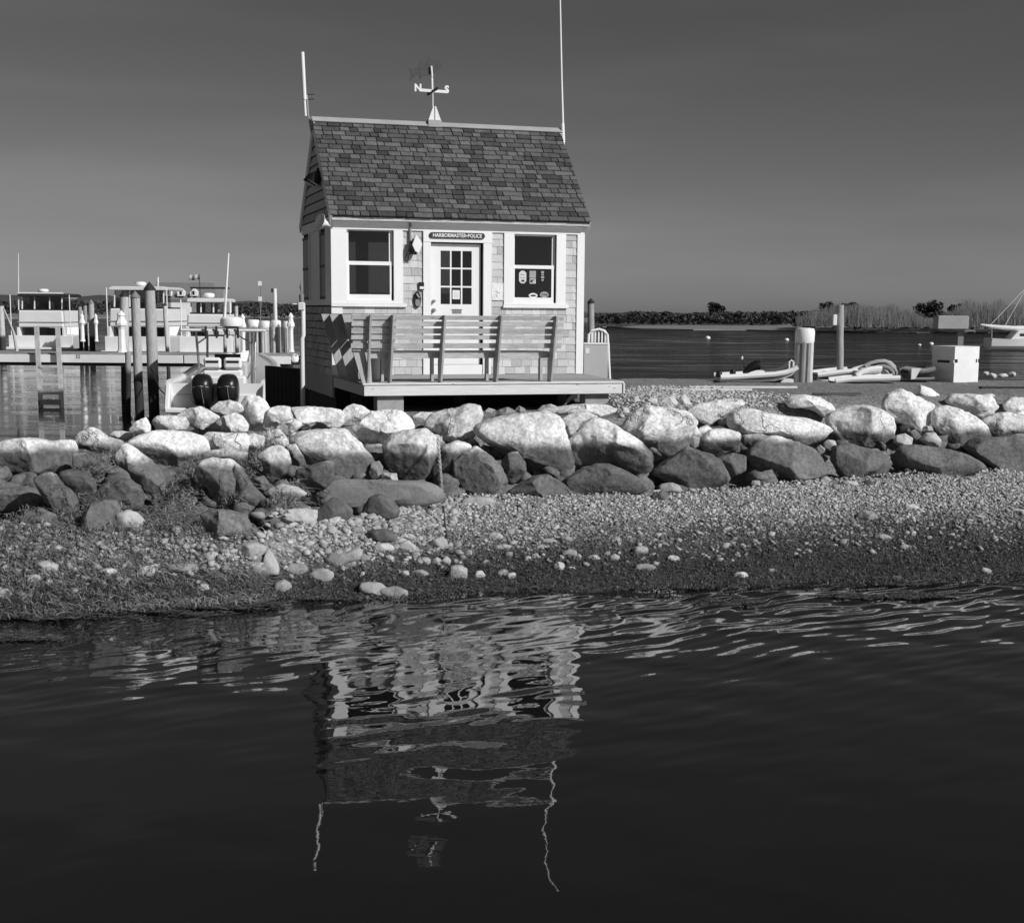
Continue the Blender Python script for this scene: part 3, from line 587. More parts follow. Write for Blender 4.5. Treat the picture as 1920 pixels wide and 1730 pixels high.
# white horn loudspeaker on the corner and black lamp on the gable
b_, z_ = sd(609, 418, -.2)
hn_ = hthing('horn_speaker', 'white horn loudspeaker bolted to the upper corner of the office', 'speaker', (-.04, -.04, ZE-.13))
R_ = Matrix.Rotation(math.radians(-75), 4, 'Y') @ Matrix.Rotation(math.radians(25), 4, 'X')
MB().lathe([(.035, -.08), (.04, -.02), (.05, .02), (.075, .07), (.12, .11), (.122, .117), (.11, .115), (.06, .06)], n=18).xf(Matrix.Translation((-.06, -.02, 0)) @ R_).build('horn', WHITE, hn_, True); MB().box(-.08, .01, -.03, .01, -.03, .0).build('bracket', GREY, hn_)
b_, z_ = sd(583, 330, -.15)
gl_ = hthing('gable_lamp', 'black double flood lamp hanging on the gable boards', 'lamp', (-.02, b_, z_))
for dy, dx in ((-.02, -.10), (-.26, -.08)): MB().lathe([(.05, 0), (.085, .03), (.10, .12), (.11, .16), (.09, .165)], n=16).xf(Matrix.Translation((dx+.02, dy, .02)) @ Matrix.Rotation(math.radians(-150), 4, 'Y')).build('lamp_head', BLACK, gl_, True)
MB().tube([(0, -.1, 0.05), (-.06, -.08, .05), (-.08, -.02, .04)], .025, 8).tube([(0, -.1, .05), (-.06, -.15, .0), (-.08, -.25, .02)], .025, 8).box(-.05, .01, -.06, .06, -.02, .12).build('mount', BLACK, gl_, True)

# ------------------------------------------------------------------ aerials and weathervane on the ridge
def hp(u, v, b): p = loc(u, v, b=b); return Vector((p.x, p.y, p.z))
bm_ = HD/2
base = Vector((-.055, bm_, ZR-.06))
an = hthing('radio_antenna', 'short thick white aerial on a bracket at the left gable peak', 'antenna', base)
P = [hp(566.8, 98, bm_)-base, hp(571.3, 187, bm_)-base]; MB().tube(P, .032, 10).build('aerial', GEL, an, True)
MB().tube([hp(571, 187, bm_)-base, hp(573, 218, bm_)-base], .02, 8).build('aerial_foot', GEL, an, True)
MB().tube([hp(575.5, 178, bm_)-base, hp(578, 215, bm_)-base, hp(584, 250, bm_)-base], .012, 8).build('mast', MID, an, True)
for v_ in (178, 187): MB().tube([hp(568, v_, bm_)-base, hp(589, v_-1, bm_)-base], .009, 6).build('clamp', DARK, an)
MB().box(-.03, .03, -.04, .04, -.12, .06).build('foot_plate', MID, an)
base = Vector((HW+OL+.012, bm_-.05, ZR-.30))
an = hthing('whip_antenna', 'very tall thin white whip aerial at the right gable peak', 'antenna', base)
P = [hp(1056.5, 272, bm_-.05)-base, hp(1053, 150, bm_-.05)-base, hp(1049.8, -14, bm_-.05)-base]; MB().tube(P, .022, 10, .014).build('aerial', GEL, an, True)
MB().tube([hp(1056, 268, bm_-.05)-base, hp(1054.5, 232, bm_-.05)-base], .034, 10).build('base_sleeve', GEL, an, True)
MB().box(-.04, .02, -.03, .06, .05, .22).build('bracket', MID, an)
base = hp(813.5, 238, bm_); base.z = ZR+.0
vn = hthing('weathervane', 'white compass weathervane with a metal fish on the roof ridge', 'weathervane', base)
vp = lambda x, y: hp(740+x/10.81, 90+y/10.81, bm_)-base
for s_ in (-1, 1):
    pl = [(-.02*0, .0), (s_*.01, .36), (s_*.0165, .36), (s_*.10, .06), (s_*.10, .03)]
    MB().prism([(s_*.008, .05), (s_*.008, .27), (s_*.022, .27), (s_*.105, .05)], -.06, -.045, 'y').build('base_fin', GEL, vn)
MB().box(-.11, .11, -.09, .09, -.06, .05).build('base_block', MID, vn); MB().prism([(-.1, .05), (.1, .05), (0, .27)], -.04, .04, 'y').build('base_cone', MID, vn)
MB().tube([vp(775, 1300), vp(772, 900), vp(765, 640)], .010, 8).build('rod', GEL, vn, True)
MB().tube([vp(765, 900), vp(755, 600)], .019, 8).build('collar', GEL, vn, True); MB().tube([vp(760, 590), vp(742, 370)], .017, 8).build('spindle', GEL, vn, True)
MB().bar(vp(500, 855), vp(1070, 893), .045, .02, (0, 1, 0)).build('compass_arm', GEL, vn); MB().bar(vp(770, 880)+Vector((0, -.35, 0)), vp(770, 880)+Vector((0, .35, 0)), .02, .04).build('compass_arm', DARK, vn)
for ch, x, y in (('N', 472, 815), ('S', 1055, 850)): q = vp(x, y); text_mesh('compass_letter', ch, .155, .008, GEL, vn, Matrix.Translation(q) @ FRX, .007)
fish = [(965, 310), (935, 255), (830, 245), (740, 250), (700, 180), (660, 260), (610, 320), (540, 255), (490, 375), (400, 430), (295, 410), (350, 520), (310, 680), (430, 565), (495, 530), (530, 640), (575, 560), (700, 545), (850, 480), (930, 410), (890, 370), (955, 350)]
fp = [vp(*q) for q in fish]; MB().prism([(p.x, p.z) for p in fp], .03, .045, 'y').build('fish', FISHM, vn); 

# ------------------------------------------------------------------ deck
DD, ZB = 2.458, -.178
deck = hthing('wooden_deck', 'low weathered timber deck in front of the office', 'deck')
nb_ = 17; bw = DD/nb_; rr = random.Random(8)
for i in range(nb_):
    b0 = -DD+i*bw; ea = 3.81+.26*(i/nb_)
    MB().box(-.02+rr.uniform(-.004, .004), ea+rr.uniform(-.004, .006), b0+.003, b0+bw-.003, -.028, rr.uniform(-.002, .002)).build('deck_board', DECKW if i else FASC, deck, bevel=.003)
MB().box(0, 3.80, -DD+.02, -DD+.058, ZB, -.0285).build('front_fascia', FASC, deck, bevel=.003)
MB().box(3.802, 3.83, -DD+.0, -DD+.06, ZB-.002, -.029).build('fascia_end', FASC, deck, bevel=.003)
MB().box(0.0, .038, -DD+.06, -.01, ZB-.0, -.0285).build('side_fascia', FASC, deck)
MB().prism([(3.79, -DD+.062), (3.825, -DD+.062), (4.05, -.02), (4.015, -.02)], ZB, -.0285, 'z').build('side_fascia', FASC, deck)
for i in range(6): a_ = .5+i*.6; MB().box(a_-.02, a_+.02, -DD+.06, -.02, ZB+.01, -.0285).build('joist', M('old_post', .12), deck)
def pier(name, label, u0, v0, u1, v1, b, cat='block', mat=CONC, dz=0):
    r_ = frect(u0, v0, u1, v1, b); p = HM @ Vector(((r_[0]+r_[1])/2, b+.12, 0)); zb = float(terrain(p.x, p.y))-.08-1.5
    o = MB().box(r_[0], r_[1], b, b+.24, min(zb, r_[2]), ZB+.003).build(name, mat, None, bevel=.006, off=((r_[0]+r_[1])/2, b, min(zb, r_[2])))
    o.matrix_world = HM @ Matrix.Translation(((r_[0]+r_[1])/2, b, min(zb, r_[2]))); return tag(o, label, cat, 'concrete blocks under the deck')
pier('concrete_pier', 'square concrete block under the left front of the deck', 707, 744, 757, 775, -DD+.1)
pier('concrete_pier', 'concrete block under the right front of the deck', 1097, 743, 1141, 760, -DD+.12)
# ------------------------------------------------------------------ bench on the deck
bench = hthing('slatted_bench', 'corner bench of weathered slats with tall leaning back on the deck', 'bench', (0, 0, 0))
BB = -2.40          # foot of the back supports; the back leans out over the edge of the deck
def lean(z): return BB-.03-.20*z
sup = [(690, 717), (731, 717.5), (826, 719), (930, 718), (1032, 717)]
for i, (u, v) in enumerate(sup):
    a_ = loc(u, v, z=0.0).x; a_ = fr(u, v, BB)[0]
    prof = [(BB-.05, 0), (lean(.93)-.07, .93), (lean(.93)+.055, .93), (BB+.02, .44), (BB+.10, .30), (BB+.10, 0)]
    if i == 0: prof = [(BB-.02, 0), (lean(.93)-.02, .93), (lean(.93)+.04, .93), (BB+.04, .0)]
    MB().prism(prof, a_-.016, a_+.016, 'x').build('back_support', WOODV, bench, bevel=.003)
    if i != 0: MB().box(a_-.06, a_-.02, BB+.30, BB+.39, 0.001, .40).build('leg', WOODV, bench, bevel=.003)
aL, aR = fr(656, 640, BB)[0], fr(1050, 640, BB)[0]
sl_z = [(.865, .925), (.775, .845), (.675, .75), (.595, .655), (.475, .545)]
for z0, z1 in sl_z:
    q0, q1 = lean(z0)+.056+.02*(1-z0), lean(z1)+.056+.02*(1-z1)
    MB().prism([(q0, z0), (q1, z1), (q1+.022, z1), (q0+.022, z0)], aL+.25*(.93-z0)*0, aR, 'x').build('back_slat', WOOD, bench, bevel=.002)
q0, q1 = lean(.44)+.056+.02*.5+.023, lean(.925)+.056+.002+.023
for k in range(5):
    x0 = aL+.03+k*.118; MB().prism([(q0, .44), (q1, .925), (q1+.018, .925), (q0+.018, .44)], x0, x0+.116, 'x').build('sun_block_board', WOODV, bench)  # boards added behind the slats to keep stripes of sun off the side supports
MB().box(aL+.12, fr(1030, 660, BB)[0], BB+.022, BB+.05, .335, .43).build('seat_rail', WOOD, bench, bevel=.002)
for k in range(5): MB().box(aL+.12, fr(1030, 660, BB)[0], BB+.052+k*.095, BB+.052+k*.095+.085, .405, .43).build('seat_slat', WOOD, bench, bevel=.002)
# short side along the left edge of the deck
for u, v in ((630, 707), (650, 711.5), (676, 716)):
    p = loc(u, v, z=0.0); b_ = p.y
    if u == 676: b_ = BB+.02
    prof = [(-.02, 0), (-.29, .93), (-.13, .93), (.02, .50), (.10, .36), (.12, 0)]
    MB().prism(prof, b_-.02, b_+.02, 'y').build('back_support', WOODV, bench, bevel=.003)
for z0, z1 in [(p-.016, q+.012) for p, q in sl_z]:
    x0, x1 = -.02-.29*z0+.14, -.02-.29*z1+.14
    MB().prism([(x0, z0), (x1, z1), (x1+.022, z1), (x0+.022, z0)], BB+.05, loc(630, 707, z=0.0).y, 'y').build('back_slat', WOODV, bench, bevel=.002)
for k in range(4): MB().box(.14+k*.095, .14+k*.095+.085, BB+.54, -.35, .405, .43).build('seat_slat', WOODV, bench, bevel=.002)
MB().box(.13, .50, -.42, -.38, 0.001, .404).build('leg', WOODV, bench); MB().box(.13, .50, BB+.6, BB+.64, 0.001, .404).build('leg', WOODV, bench)
a_ = fr(707, 700, BB+.55)[0]
bk = hthing('storage_tub', 'pale storage tub standing under the corner bench', 'tub', (a_, BB+.62, 0.0))
MB().lathe([(.085, 0.0), (.10, .02), (.105, .28), (.112, .285), (.112, .31), (.10, .31)], n=20).build('tub', CANVAS, bk, True); MB().lathe([(.114, .30), (.114, .325), (.02, .335)], n=20).build('lid', WHITE, bk, True)
# white drain pipe and small lantern at the back corner of the office
p = HM @ Vector((-.42, .36, 0))
pp = thing('standpipe', 'white vertical pipe beside the shaded side wall of the office', 'pipe', (p.x, p.y, .2))
MB().tube([(0, 0, -.6), (0, 0, 1.85), (.02, 0, 1.9), (.02, 0, 2.35)], .036, 10).build('pipe', WHITE, pp, True); MB().box(-.05, .05, -.05, .05, 2.28, 2.40).box(-.14, 0, -.03, .03, 2.36, 2.385).build('head', WHITE, pp, bevel=.01)
MB().lathe([(.035, 2.40), (.04, 2.52), (.015, 2.53), (.012, 2.58), (.03, 2.63), (.004, 2.72)], n=10).build('finial', GREY, pp, True)

# ------------------------------------------------------------------ boulders of the rock slope
ICO = {}
def ico(n):
    if n not in ICO:
        bm = bmesh.new(); bmesh.ops.create_icosphere(bm, subdivisions=n, radius=1)
        ICO[n] = (np.array([v.co[:] for v in bm.verts]), np.array([[v.index for v in f.verts] for f in bm.faces])); bm.free()
    return ICO[n]
def polyR(poly, c, n=180):
    ph = np.linspace(-math.pi, math.pi, n, endpoint=False); R = np.zeros(n); P = np.array(poly)-c
    for i in range(len(P)):
        a, b = P[i], P[(i+1) % len(P)]; d = b-a
        den = np.cos(ph)*d[1]-np.sin(ph)*d[0]; den = np.where(abs(den) < 1e-12, 1e-12, den)
        t_ = (a[0]*d[1]-a[1]*d[0])/den; s_ = (a[0]*np.sin(ph)-a[1]*np.cos(ph))/den
        ok = (t_ > 0) & (s_ >= -1e-9) & (s_ <= 1+1e-9); R = np.where(ok & (t_ > R), t_, R)
    R = np.where(R <= 0, R[R > 0].mean() if (R > 0).any() else .1, R)
    k = np.array([1, 2, 3, 2, 1])/9.; return ph, np.convolve(np.concatenate([R[-2:], R, R[:2]]), k, 'valid')
def rock(name, poly, Y, mat, seed, sub=4, deep=.85, cuts=6, rough=1., q=.72):
    """a rock with the given silhouette at its own distance, inflated to a real thickness"""
    W = [at(u, v, Y) for u, v in poly]; P2 = np.array([(p.x, p.z) for p in W])
    x, z = P2[:, 0], P2[:, 1]; x2, z2 = np.roll(x, -1), np.roll(z, -1); cr_ = x*z2-x2*z; A = cr_.sum()/2
    c = np.array([((x+x2)*cr_).sum()/(6*A), ((z+z2)*cr_).sum()/(6*A)])
    ph, R = polyR(P2, c); D = deep*math.sqrt(abs(A)/math.pi)
    V, Fc = ico(sub); r = np.random.RandomState(seed)
    phi = np.arctan2(V[:, 2], V[:, 0]); rho = np.hypot(V[:, 0], V[:, 2])**q; dy = np.sign(V[:, 1])*abs(V[:, 1])**.9
    Pn = np.stack([rho*np.cos(phi), dy, rho*np.sin(phi)], 1)
    for i in range(cuts):                                       # broken faces
        n_ = r.randn(3); n_[1] = -abs(n_[1])-.9; n_ /= np.linalg.norm(n_); d_ = r.uniform(.55, .85)
        e = (Pn @ n_-d_)*np.clip(-Pn[:, 1]*2.2, 0, 1); Pn = Pn-np.clip(e, 0, None)[:, None]*n_*.95
    off = Vector(r.uniform(-50, 50, 3))
    n1 = np.array([noise.noise(Vector(v)*1.6+off) for v in Pn]); n2 = np.array([noise.noise(Vector(v)*4.5+off) for v in Pn]); n3 = np.array([noise.noise(Vector(v)*11+off) for v in Pn])
    Pn = Pn*(1.06+(.05*n1+.045*n2+.024*n3-.03*np.clip(.12-abs(n2), 0, 1)/.12*(n1 > 0))*rough)[:, None]
    phi = np.arctan2(Pn[:, 2], Pn[:, 0]); rr_ = np.hypot(Pn[:, 0], Pn[:, 2]); RR = np.interp(phi, np.append(ph, math.pi), np.append(R, R[0]))
    co = np.stack([RR*rr_*np.cos(phi), D*Pn[:, 1], RR*rr_*np.sin(phi)], 1)
    o = from_np(name, co, Fc, mat); o.location = (c[0], Y, c[1]); o.data.polygons.foreach_set('use_smooth', [True]*len(o.data.polygons)); return o
def boulder(zid, pts, label, shift=0., deep=.9, cuts=6, group=None, mat=None, name='boulder', q=.72):
    ox, oy, s = {3: (0, 740, 4.), 4: (440, 740, 3.6923), 5: (900, 720, 3.6923), 6: (1400, 700, 3.6923)}[zid]
    poly = [(ox+x/s, oy+y/s) for x, y in pts]; us = [p[0] for p in poly]; vs_ = [p[1] for p in poly]
    cu, vb, vt_ = sum(us)/len(us), max(vs_), min(vs_)
    h3 = hit(min(max(cu, -60), 1980), vb-.30*(vb-vt_)); Xc = h3.x/h3.y*16.5; ycr = float(ip(C_, Xc, 1)); Y = min(h3.y, ycr+(.35 if cu < 560 else 1.2))+.05+shift
    boulder.n += 1
    return tag(rock(name, poly, Y, mat or BOULD, 100+boulder.n, sub=5 if max(us)-min(us) > 80 else 4, deep=deep, cuts=cuts, q=q), label, 'boulder' if name == 'boulder' else 'stone', group or 'boulders of the rock slope')
boulder.n = 0
SG = 'small stones wedged between the boulders'
sm = lambda z_, p, lab='small pale stone wedged between larger boulders', **k: boulder(z_, p, lab, group=SG, name='wedged_stone', mat=STONE, cuts=4, **k)
B = boulder
B(3, [(-60, 400), (60, 345), (180, 330), (300, 340), (380, 360), (440, 345), (535, 350), (550, 420), (555, 540), (470, 575), (400, 590), (310, 605), (200, 590), (60, 560), (-60, 520)], 'broad pale boulder at the water behind, in front of the dock ladder', .1)
B(3, [(540, 375), (590, 290), (680, 245), (740, 265), (800, 315), (920, 350), (890, 420), (860, 445), (740, 430), (640, 405), (570, 400)], 'pale peaked boulder on the crest between two broad pale ones')
B(3, [(815, 310), (850, 275), (920, 272), (1000, 290), (960, 340), (880, 325)], 'small pale flat boulder on the crest against the harbour water', .3)
B(3, [(960, 370), (1050, 310), (1160, 278), (1300, 275), (1420, 290), (1530, 330), (1560, 400), (1560, 470), (1480, 520), (1330, 530), (1240, 545), (1170, 500), (1080, 420)], 'large speckled pale boulder with dark foot, below the twin-outboard boat')
B(3, [(870, 450), (930, 370), (1000, 400), (1100, 480), (1200, 560), (1240, 650), (1250, 780), (1170, 800), (1080, 770), (1060, 690), (960, 570), (870, 520)], 'slab leaning steeply down under the large speckled boulder')
B(3, [(550, 440), (640, 440), (725, 490), (690, 580), (620, 600), (555, 550)], 'dark angular block tucked under the peaked crest boulder', .1)
B(3, [(440, 590), (520, 565), (650, 580), (710, 680), (715, 780), (640, 830), (580, 800), (520, 690)], 'dark tilted block with a deep gap on its lower side')
B(3, [(720, 750), (780, 670), (870, 640), (960, 640), (1040, 690), (1075, 760), (1070, 830), (1030, 865), (900, 850), (800, 800)], 'dark rounded boulder under the leaning slab')
B(3, [(-60, 720), (80, 700), (200, 690), (300, 730), (375, 800), (300, 830), (200, 830), (80, 860), (-60, 870)], 'flat dark slab jutting out over a black hollow')
B(3, [(250, 640), (330, 600), (400, 590), (440, 670), (520, 720), (575, 810), (585, 900), (520, 970), (430, 1000), (390, 880), (340, 800), (300, 720)], 'tall dark boulder standing beside the jutting slab')
B(3, [(150, 960), (200, 880), (290, 850), (410, 900), (430, 970), (330, 985), (200, 1005)], 'low grey slab at the foot of the tall dark boulder', -.1)
B(3, [(560, 1040), (610, 990), (640, 880), (690, 820), (790, 790), (860, 800), (893, 860), (880, 970), (820, 1040), (720, 1080), (640, 1088)], 'smooth egg-shaped boulder tipped on its end at the beach', cuts=2)
B(3, [(885, 890), (960, 865), (1030, 890), (1080, 950), (1085, 1020), (1000, 1045), (900, 1020), (870, 960)], 'rounded pale-grey boulder beside the tipped egg-shaped one', mat=STONE, cuts=3)
B(3, [(1460, 610), (1500, 510), (1600, 480), (1720, 490), (1800, 540), (1850, 630), (1890, 680), (1800, 760), (1770, 860), (1680, 840), (1600, 790), (1560, 690), (1470, 655)], 'big overhanging grey boulder with black underside')
B(3, [(1500, 900), (1600, 865), (1720, 870), (1820, 910), (1880, 990), (1925, 1080), (1800, 1110), (1650, 1100), (1550, 1060), (1530, 960)], 'rough dome-shaped boulder alone on the beach below the overhanging one')
B(3, [(1480, 520), (1570, 420), (1700, 405), (1850, 430), (1850, 540), (1720, 500), (1600, 480)], 'dark wedge of rock above the overhanging boulder')
B(3, [(1500, 330), (1560, 280), (1700, 290), (1840, 290), (1870, 350), (1850, 430), (1700, 410), (1560, 400)], 'pale rubbly boulder in the second course below the outboards')
B(3, [(1610, 210), (1680, 160), (1760, 138), (1820, 165), (1860, 230), (1850, 285), (1760, 285), (1680, 280)], 'round white-topped boulder just below the outboard motors')
B(3, [(1310, 170), (1400, 110), (1500, 90), (1580, 130), (1650, 170), (1600, 210), (1520, 260), (1420, 200), (1360, 190)], 'grey humped boulder on the crest in front of the boat transom')
B(3, [(1140, 200), (1180, 160), (1280, 155), (1380, 170), (1410, 210), (1400, 260), (1290, 275), (1180, 270)], 'barrel-shaped pale boulder on the crest near the tall dock pilings')
B(3, [(970, 260), (1020, 200), (1090, 170), (1125, 230), (1120, 285), (1060, 305), (1000, 290)], 'grey boulder at the foot of the tall dock pilings')
B(3, [(1570, 110), (1640, 55), (1720, 42), (1790, 60), (1850, 120), (1780, 140), (1680, 150), (1620, 130)], 'smooth grey boulder hiding the feet of the outboard motors', .25, cuts=2)
B(4, [(40, 70), (80, 10), (170, 15), (215, 50), (240, 100), (200, 200), (130, 215), (60, 130)], 'pale pointed boulder hiding the boat right quarter', .15)
B(4, [(380, 90), (500, 85), (650, 95), (735, 110), (745, 200), (700, 240), (600, 240), (490, 250), (400, 180)], 'long flat pale slab beside the dark space under the office', .1)
B(4, [(190, 230), (240, 100), (300, 78), (380, 85), (400, 180), (330, 190), (230, 260)], 'upright pale slab leaning on the long flat one')
B(4, [(280, 240), (330, 190), (400, 165), (460, 180), (465, 215), (400, 270), (330, 275)], 'small smooth pale boulder lying on its side below the long flat slab', -.1, cuts=1)
B(4, [(205, 355), (225, 250), (310, 238), (350, 290), (392, 345), (300, 355)], 'small bright white triangular block', -.15, cuts=8)
B(4, [(60, 290), (130, 270), (205, 290), (200, 370), (150, 400), (80, 370)], 'pale squarish boulder beside the bright white triangular block')
B(4, [(375, 310), (480, 260), (620, 240), (760, 250), (840, 320), (900, 400), (955, 460), (930, 540), (850, 580), (720, 590), (680, 520), (500, 470), (440, 400)], 'huge smooth slab of rock with flat sloping face', cuts=4)
B(4, [(150, 430), (230, 370), (310, 355), (370, 400), (390, 470), (360, 540), (250, 610), (200, 580), (200, 480)], 'upright rounded dark boulder left of the huge smooth slab', -.1)
B(4, [(130, 580), (200, 560), (240, 620), (210, 665), (160, 640)], 'small dark stone under the upright rounded boulder')
B(4, [(428, 520), (500, 500), (640, 460), (680, 480), (685, 570), (640, 640), (540, 665), (430, 620)], 'dark wet-looking block under the corner of the huge smooth slab', -.1)
B(4, [(350, 350), (420, 345), (470, 420), (495, 490), (430, 510), (385, 500), (390, 430)], 'narrow dark stone squeezed between the upright boulder and the huge slab')
B(4, [(725, 150), (770, 90), (820, 65), (880, 80), (940, 120), (900, 180), (840, 210), (750, 215)], 'pale knobbly boulder beside the concrete block under the deck', .1)
B(4, [(815, 230), (870, 190), (950, 120), (1060, 108), (1160, 115), (1210, 170), (1235, 240), (1130, 270), (1040, 300), (1000, 380), (940, 395), (890, 320), (830, 260)], 'big pale pitted boulder in front of the left concrete block')
B(4, [(1035, 330), (1090, 280), (1200, 250), (1310, 240), (1390, 290), (1405, 370), (1380, 450), (1340, 530), (1290, 590), (1180, 590), (1080, 520), (1035, 440)], 'big round boulder, half white half dark, left of the chain', -.05, cuts=2)
B(4, [(1310, 200), (1370, 130), (1450, 110), (1530, 100), (1610, 65), (1690, 80), (1710, 130), (1690, 210), (1640, 310), (1540, 330), (1450, 320), (1400, 260), (1320, 230)], 'saddle-shaped white boulder from which the chain hangs')
B(4, [(1225, 150), (1290, 120), (1375, 125), (1330, 180), (1300, 215), (1250, 205)], 'small white block behind the saddle-shaped boulder')
B(4, [(1370, 450), (1440, 360), (1540, 320), (1640, 360), (1600, 420), (1530, 470), (1530, 600), (1450, 650), (1380, 600)], 'dark boulder behind the hanging chain', .15)
B(4, [(1520, 470), (1600, 400), (1680, 365), (1760, 420), (1830, 490), (1885, 590), (1860, 660), (1780, 700), (1680, 695), (1590, 650), (1530, 560)], 'large smooth dark boulder right of the hanging chain', cuts=3)
B(4, [(490, 700), (600, 630), (750, 590), (950, 595), (1130, 600), (1300, 600), (1400, 640), (1445, 700), (1400, 745), (1200, 770), (1000, 770), (700, 780), (560, 760)], 'very long low slab lying at the top of the beach', .1, deep=.5, mat=M('flat_slab_stone', .22, .85, .2, 3, bump=.4, bscale=9, fine=.12, world=True))
B(4, [(570, 820), (610, 760), (680, 712), (740, 740), (815, 800), (800, 850), (720, 890), (620, 900), (575, 870)], 'dark cleft boulder in front of the long low slab', -.1, mat=STONED)
B(4, [(870, 840), (900, 770), (940, 710), (1010, 690), (1080, 720), (1140, 800), (1120, 850), (1030, 870), (920, 870)], 'dark dome boulder with barnacled foot in front of the long low slab', -.1, mat=STONED)
B(4, [(250, 850), (330, 800), (440, 790), (570, 800), (560, 870), (470, 905), (350, 910)], 'pale weed-strewn boulder beside the dark cleft one', mat=STONE)
B(4, [(220, 660), (330, 620), (430, 640), (510, 690), (400, 720), (280, 730)], 'pale low stone under a tuft of dried eelgrass', mat=STONE)
B(4, [(0, 480), (80, 580), (170, 680), (230, 740), (200, 790), (100, 800), (20, 790), (-30, 700)], 'dark sloping boulder right of the overhanging one')
sm(4, [(930, 540), (950, 470), (1000, 460), (1025, 500), (1015, 580), (950, 575)], 'small grey stone under the lower edge of the huge slab', shift=-.05)
sm(4, [(1025, 540), (1120, 545), (1130, 600), (1040, 600)], 'small square stone at the foot of the big round boulder', shift=-.05)
B(5, [(-20, 290), (100, 250), (300, 210), (450, 195), (550, 235), (590, 360), (635, 520), (620, 600), (560, 620), (400, 610), (280, 560), (160, 480), (40, 400), (-20, 350)], 'largest boulder of all, white-topped, below the middle of the deck')
B(5, [(350, 190), (520, 165), (700, 140), (880, 145), (965, 190), (970, 260), (920, 290), (830, 240), (730, 195), (600, 200), (530, 225)], 'flat white slab below the right concrete block of the deck', .1)
B(5, [(560, 240), (640, 205), (740, 195), (840, 240), (720, 260), (650, 340), (610, 385), (590, 320)], 'grey boulder in the gap under the flat white slab', .25)
B(5, [(630, 520), (650, 400), (720, 290), (780, 245), (840, 245), (950, 300), (1100, 400), (1180, 480), (1185, 570), (1100, 640), (1000, 600), (860, 550), (720, 560), (650, 580)], 'big peaked boulder beside the largest one')
B(5, [(985, 310), (1040, 210), (1150, 160), (1280, 170), (1420, 190), (1490, 260), (1450, 350), (1430, 440), (1340, 490), (1200, 515), (1180, 460), (1090, 390), (1000, 340)], 'big rough boulder with pale ridge, right of the deck end')
B(5, [(145, 540), (200, 480), (260, 470), (310, 540), (320, 600), (260, 670), (220, 690), (170, 620)], 'small dark upright boulder at the foot of the largest one', -.12)
B(5, [(190, 750), (280, 690), (380, 640), (470, 630), (570, 690), (665, 780), (540, 800), (350, 805), (230, 780)], 'low dark flat boulder at the beach below the largest one', cuts=3)
B(5, [(590, 660), (680, 610), (800, 558), (890, 560), (1020, 610), (1170, 700), (1120, 745), (950, 760), (760, 775), (650, 770), (600, 710)], 'dark cracked flat boulder at the beach below the big peaked one', cuts=3)
B(5, [(1200, 610), (1300, 530), (1430, 440), (1520, 470), (1640, 520), (1700, 600), (1725, 660), (1650, 700), (1540, 750), (1420, 760), (1320, 690)], 'dark smooth triangular boulder at the top of the gravel', cuts=3)
B(5, [(1420, 190), (1510, 140), (1640, 115), (1770, 103), (1840, 135), (1760, 170), (1650, 240), (1580, 285), (1500, 240)], 'thin white slab tilted over a black hollow', deep=.7)
sm(5, [(1440, 400), (1470, 360), (1520, 370), (1510, 430), (1480, 445)], 'small pale stone below the tilted thin white slab', shift=-.1)
B(5, [(1440, 340), (1490, 270), (1530, 360), (1500, 430), (1450, 400)], 'narrow grey boulder under the tilted thin white slab', .1)
B(5, [(1510, 400), (1590, 320), (1680, 310), (1800, 340), (1785, 450), (1640, 500), (1550, 470)], 'fissured boulder above the dark triangular one')
B(5, [(1640, 510), (1750, 480), (1840, 500), (1840, 590), (1750, 640), (1720, 600), (1690, 560)], 'weed-covered dark boulder beside the dark triangular one', .1)
for p in ([(965, 200), (985, 160), (1020, 165), (1038, 200), (1000, 230)], [(1030, 130), (1060, 85), (1090, 85), (1118, 130), (1080, 155)], [(1120, 140), (1180, 90), (1225, 110), (1225, 150), (1150, 160)], [(1240, 130), (1280, 95), (1340, 80), (1370, 130), (1350, 165), (1260, 150)], [(1370, 130), (1390, 80), (1420, 70), (1470, 150), (1420, 180), (1375, 165)]):
    boulder(5, p, 'angular white stone on the gravel beside the deck end', group='angular white stones by the deck end', name='angular_stone', mat=M('bright_stone', .55, .85, .12, 8, bump=.4, fine=.12, world=True), cuts=9)
for p in ([(105, 225), (130, 180), (190, 160), (250, 190), (220, 220), (150, 235)], [(390, 190), (430, 150), (490, 138), (540, 160), (500, 185), (430, 200)], [(240, 180), (270, 150), (310, 170), (320, 195), (270, 200)], [(30, 190), (60, 165), (110, 180), (80, 205)]):
    boulder(5, p, 'loose stone in the shadow line under the deck front', group='loose stones under the deck front', name='loose_stone', mat=STONE, cuts=5)
B(6, [(-120, 290), (-60, 250), (40, 245), (130, 275), (280, 300), (400, 310), (520, 350), (580, 390), (500, 460), (400, 490), (250, 440), (100, 420), (-60, 420), (-120, 360)], 'long white flat-topped boulder with cracked end')
B(6, [(270, 200), (310, 160), (400, 150), (500, 165), (580, 215), (610, 255), (540, 310), (470, 260), (380, 235), (310, 240)], 'white crest boulder with dark undercut below the capped pile cluster')
B(6, [(560, 300), (620, 265), (720, 235), (830, 222), (930, 260), (1000, 310), (1020, 380), (1000, 480), (940, 510), (780, 500), (650, 460), (590, 400)], 'big rounded boulder, white above and dark below, under the tall thin post', cuts=3)
B(6, [(10, 560), (80, 470), (200, 440), (380, 490), (470, 530), (520, 600), (555, 690), (480, 715), (380, 745), (200, 760), (100, 740), (40, 640)], 'large dark boulder under the long white flat-topped one', cuts=3)
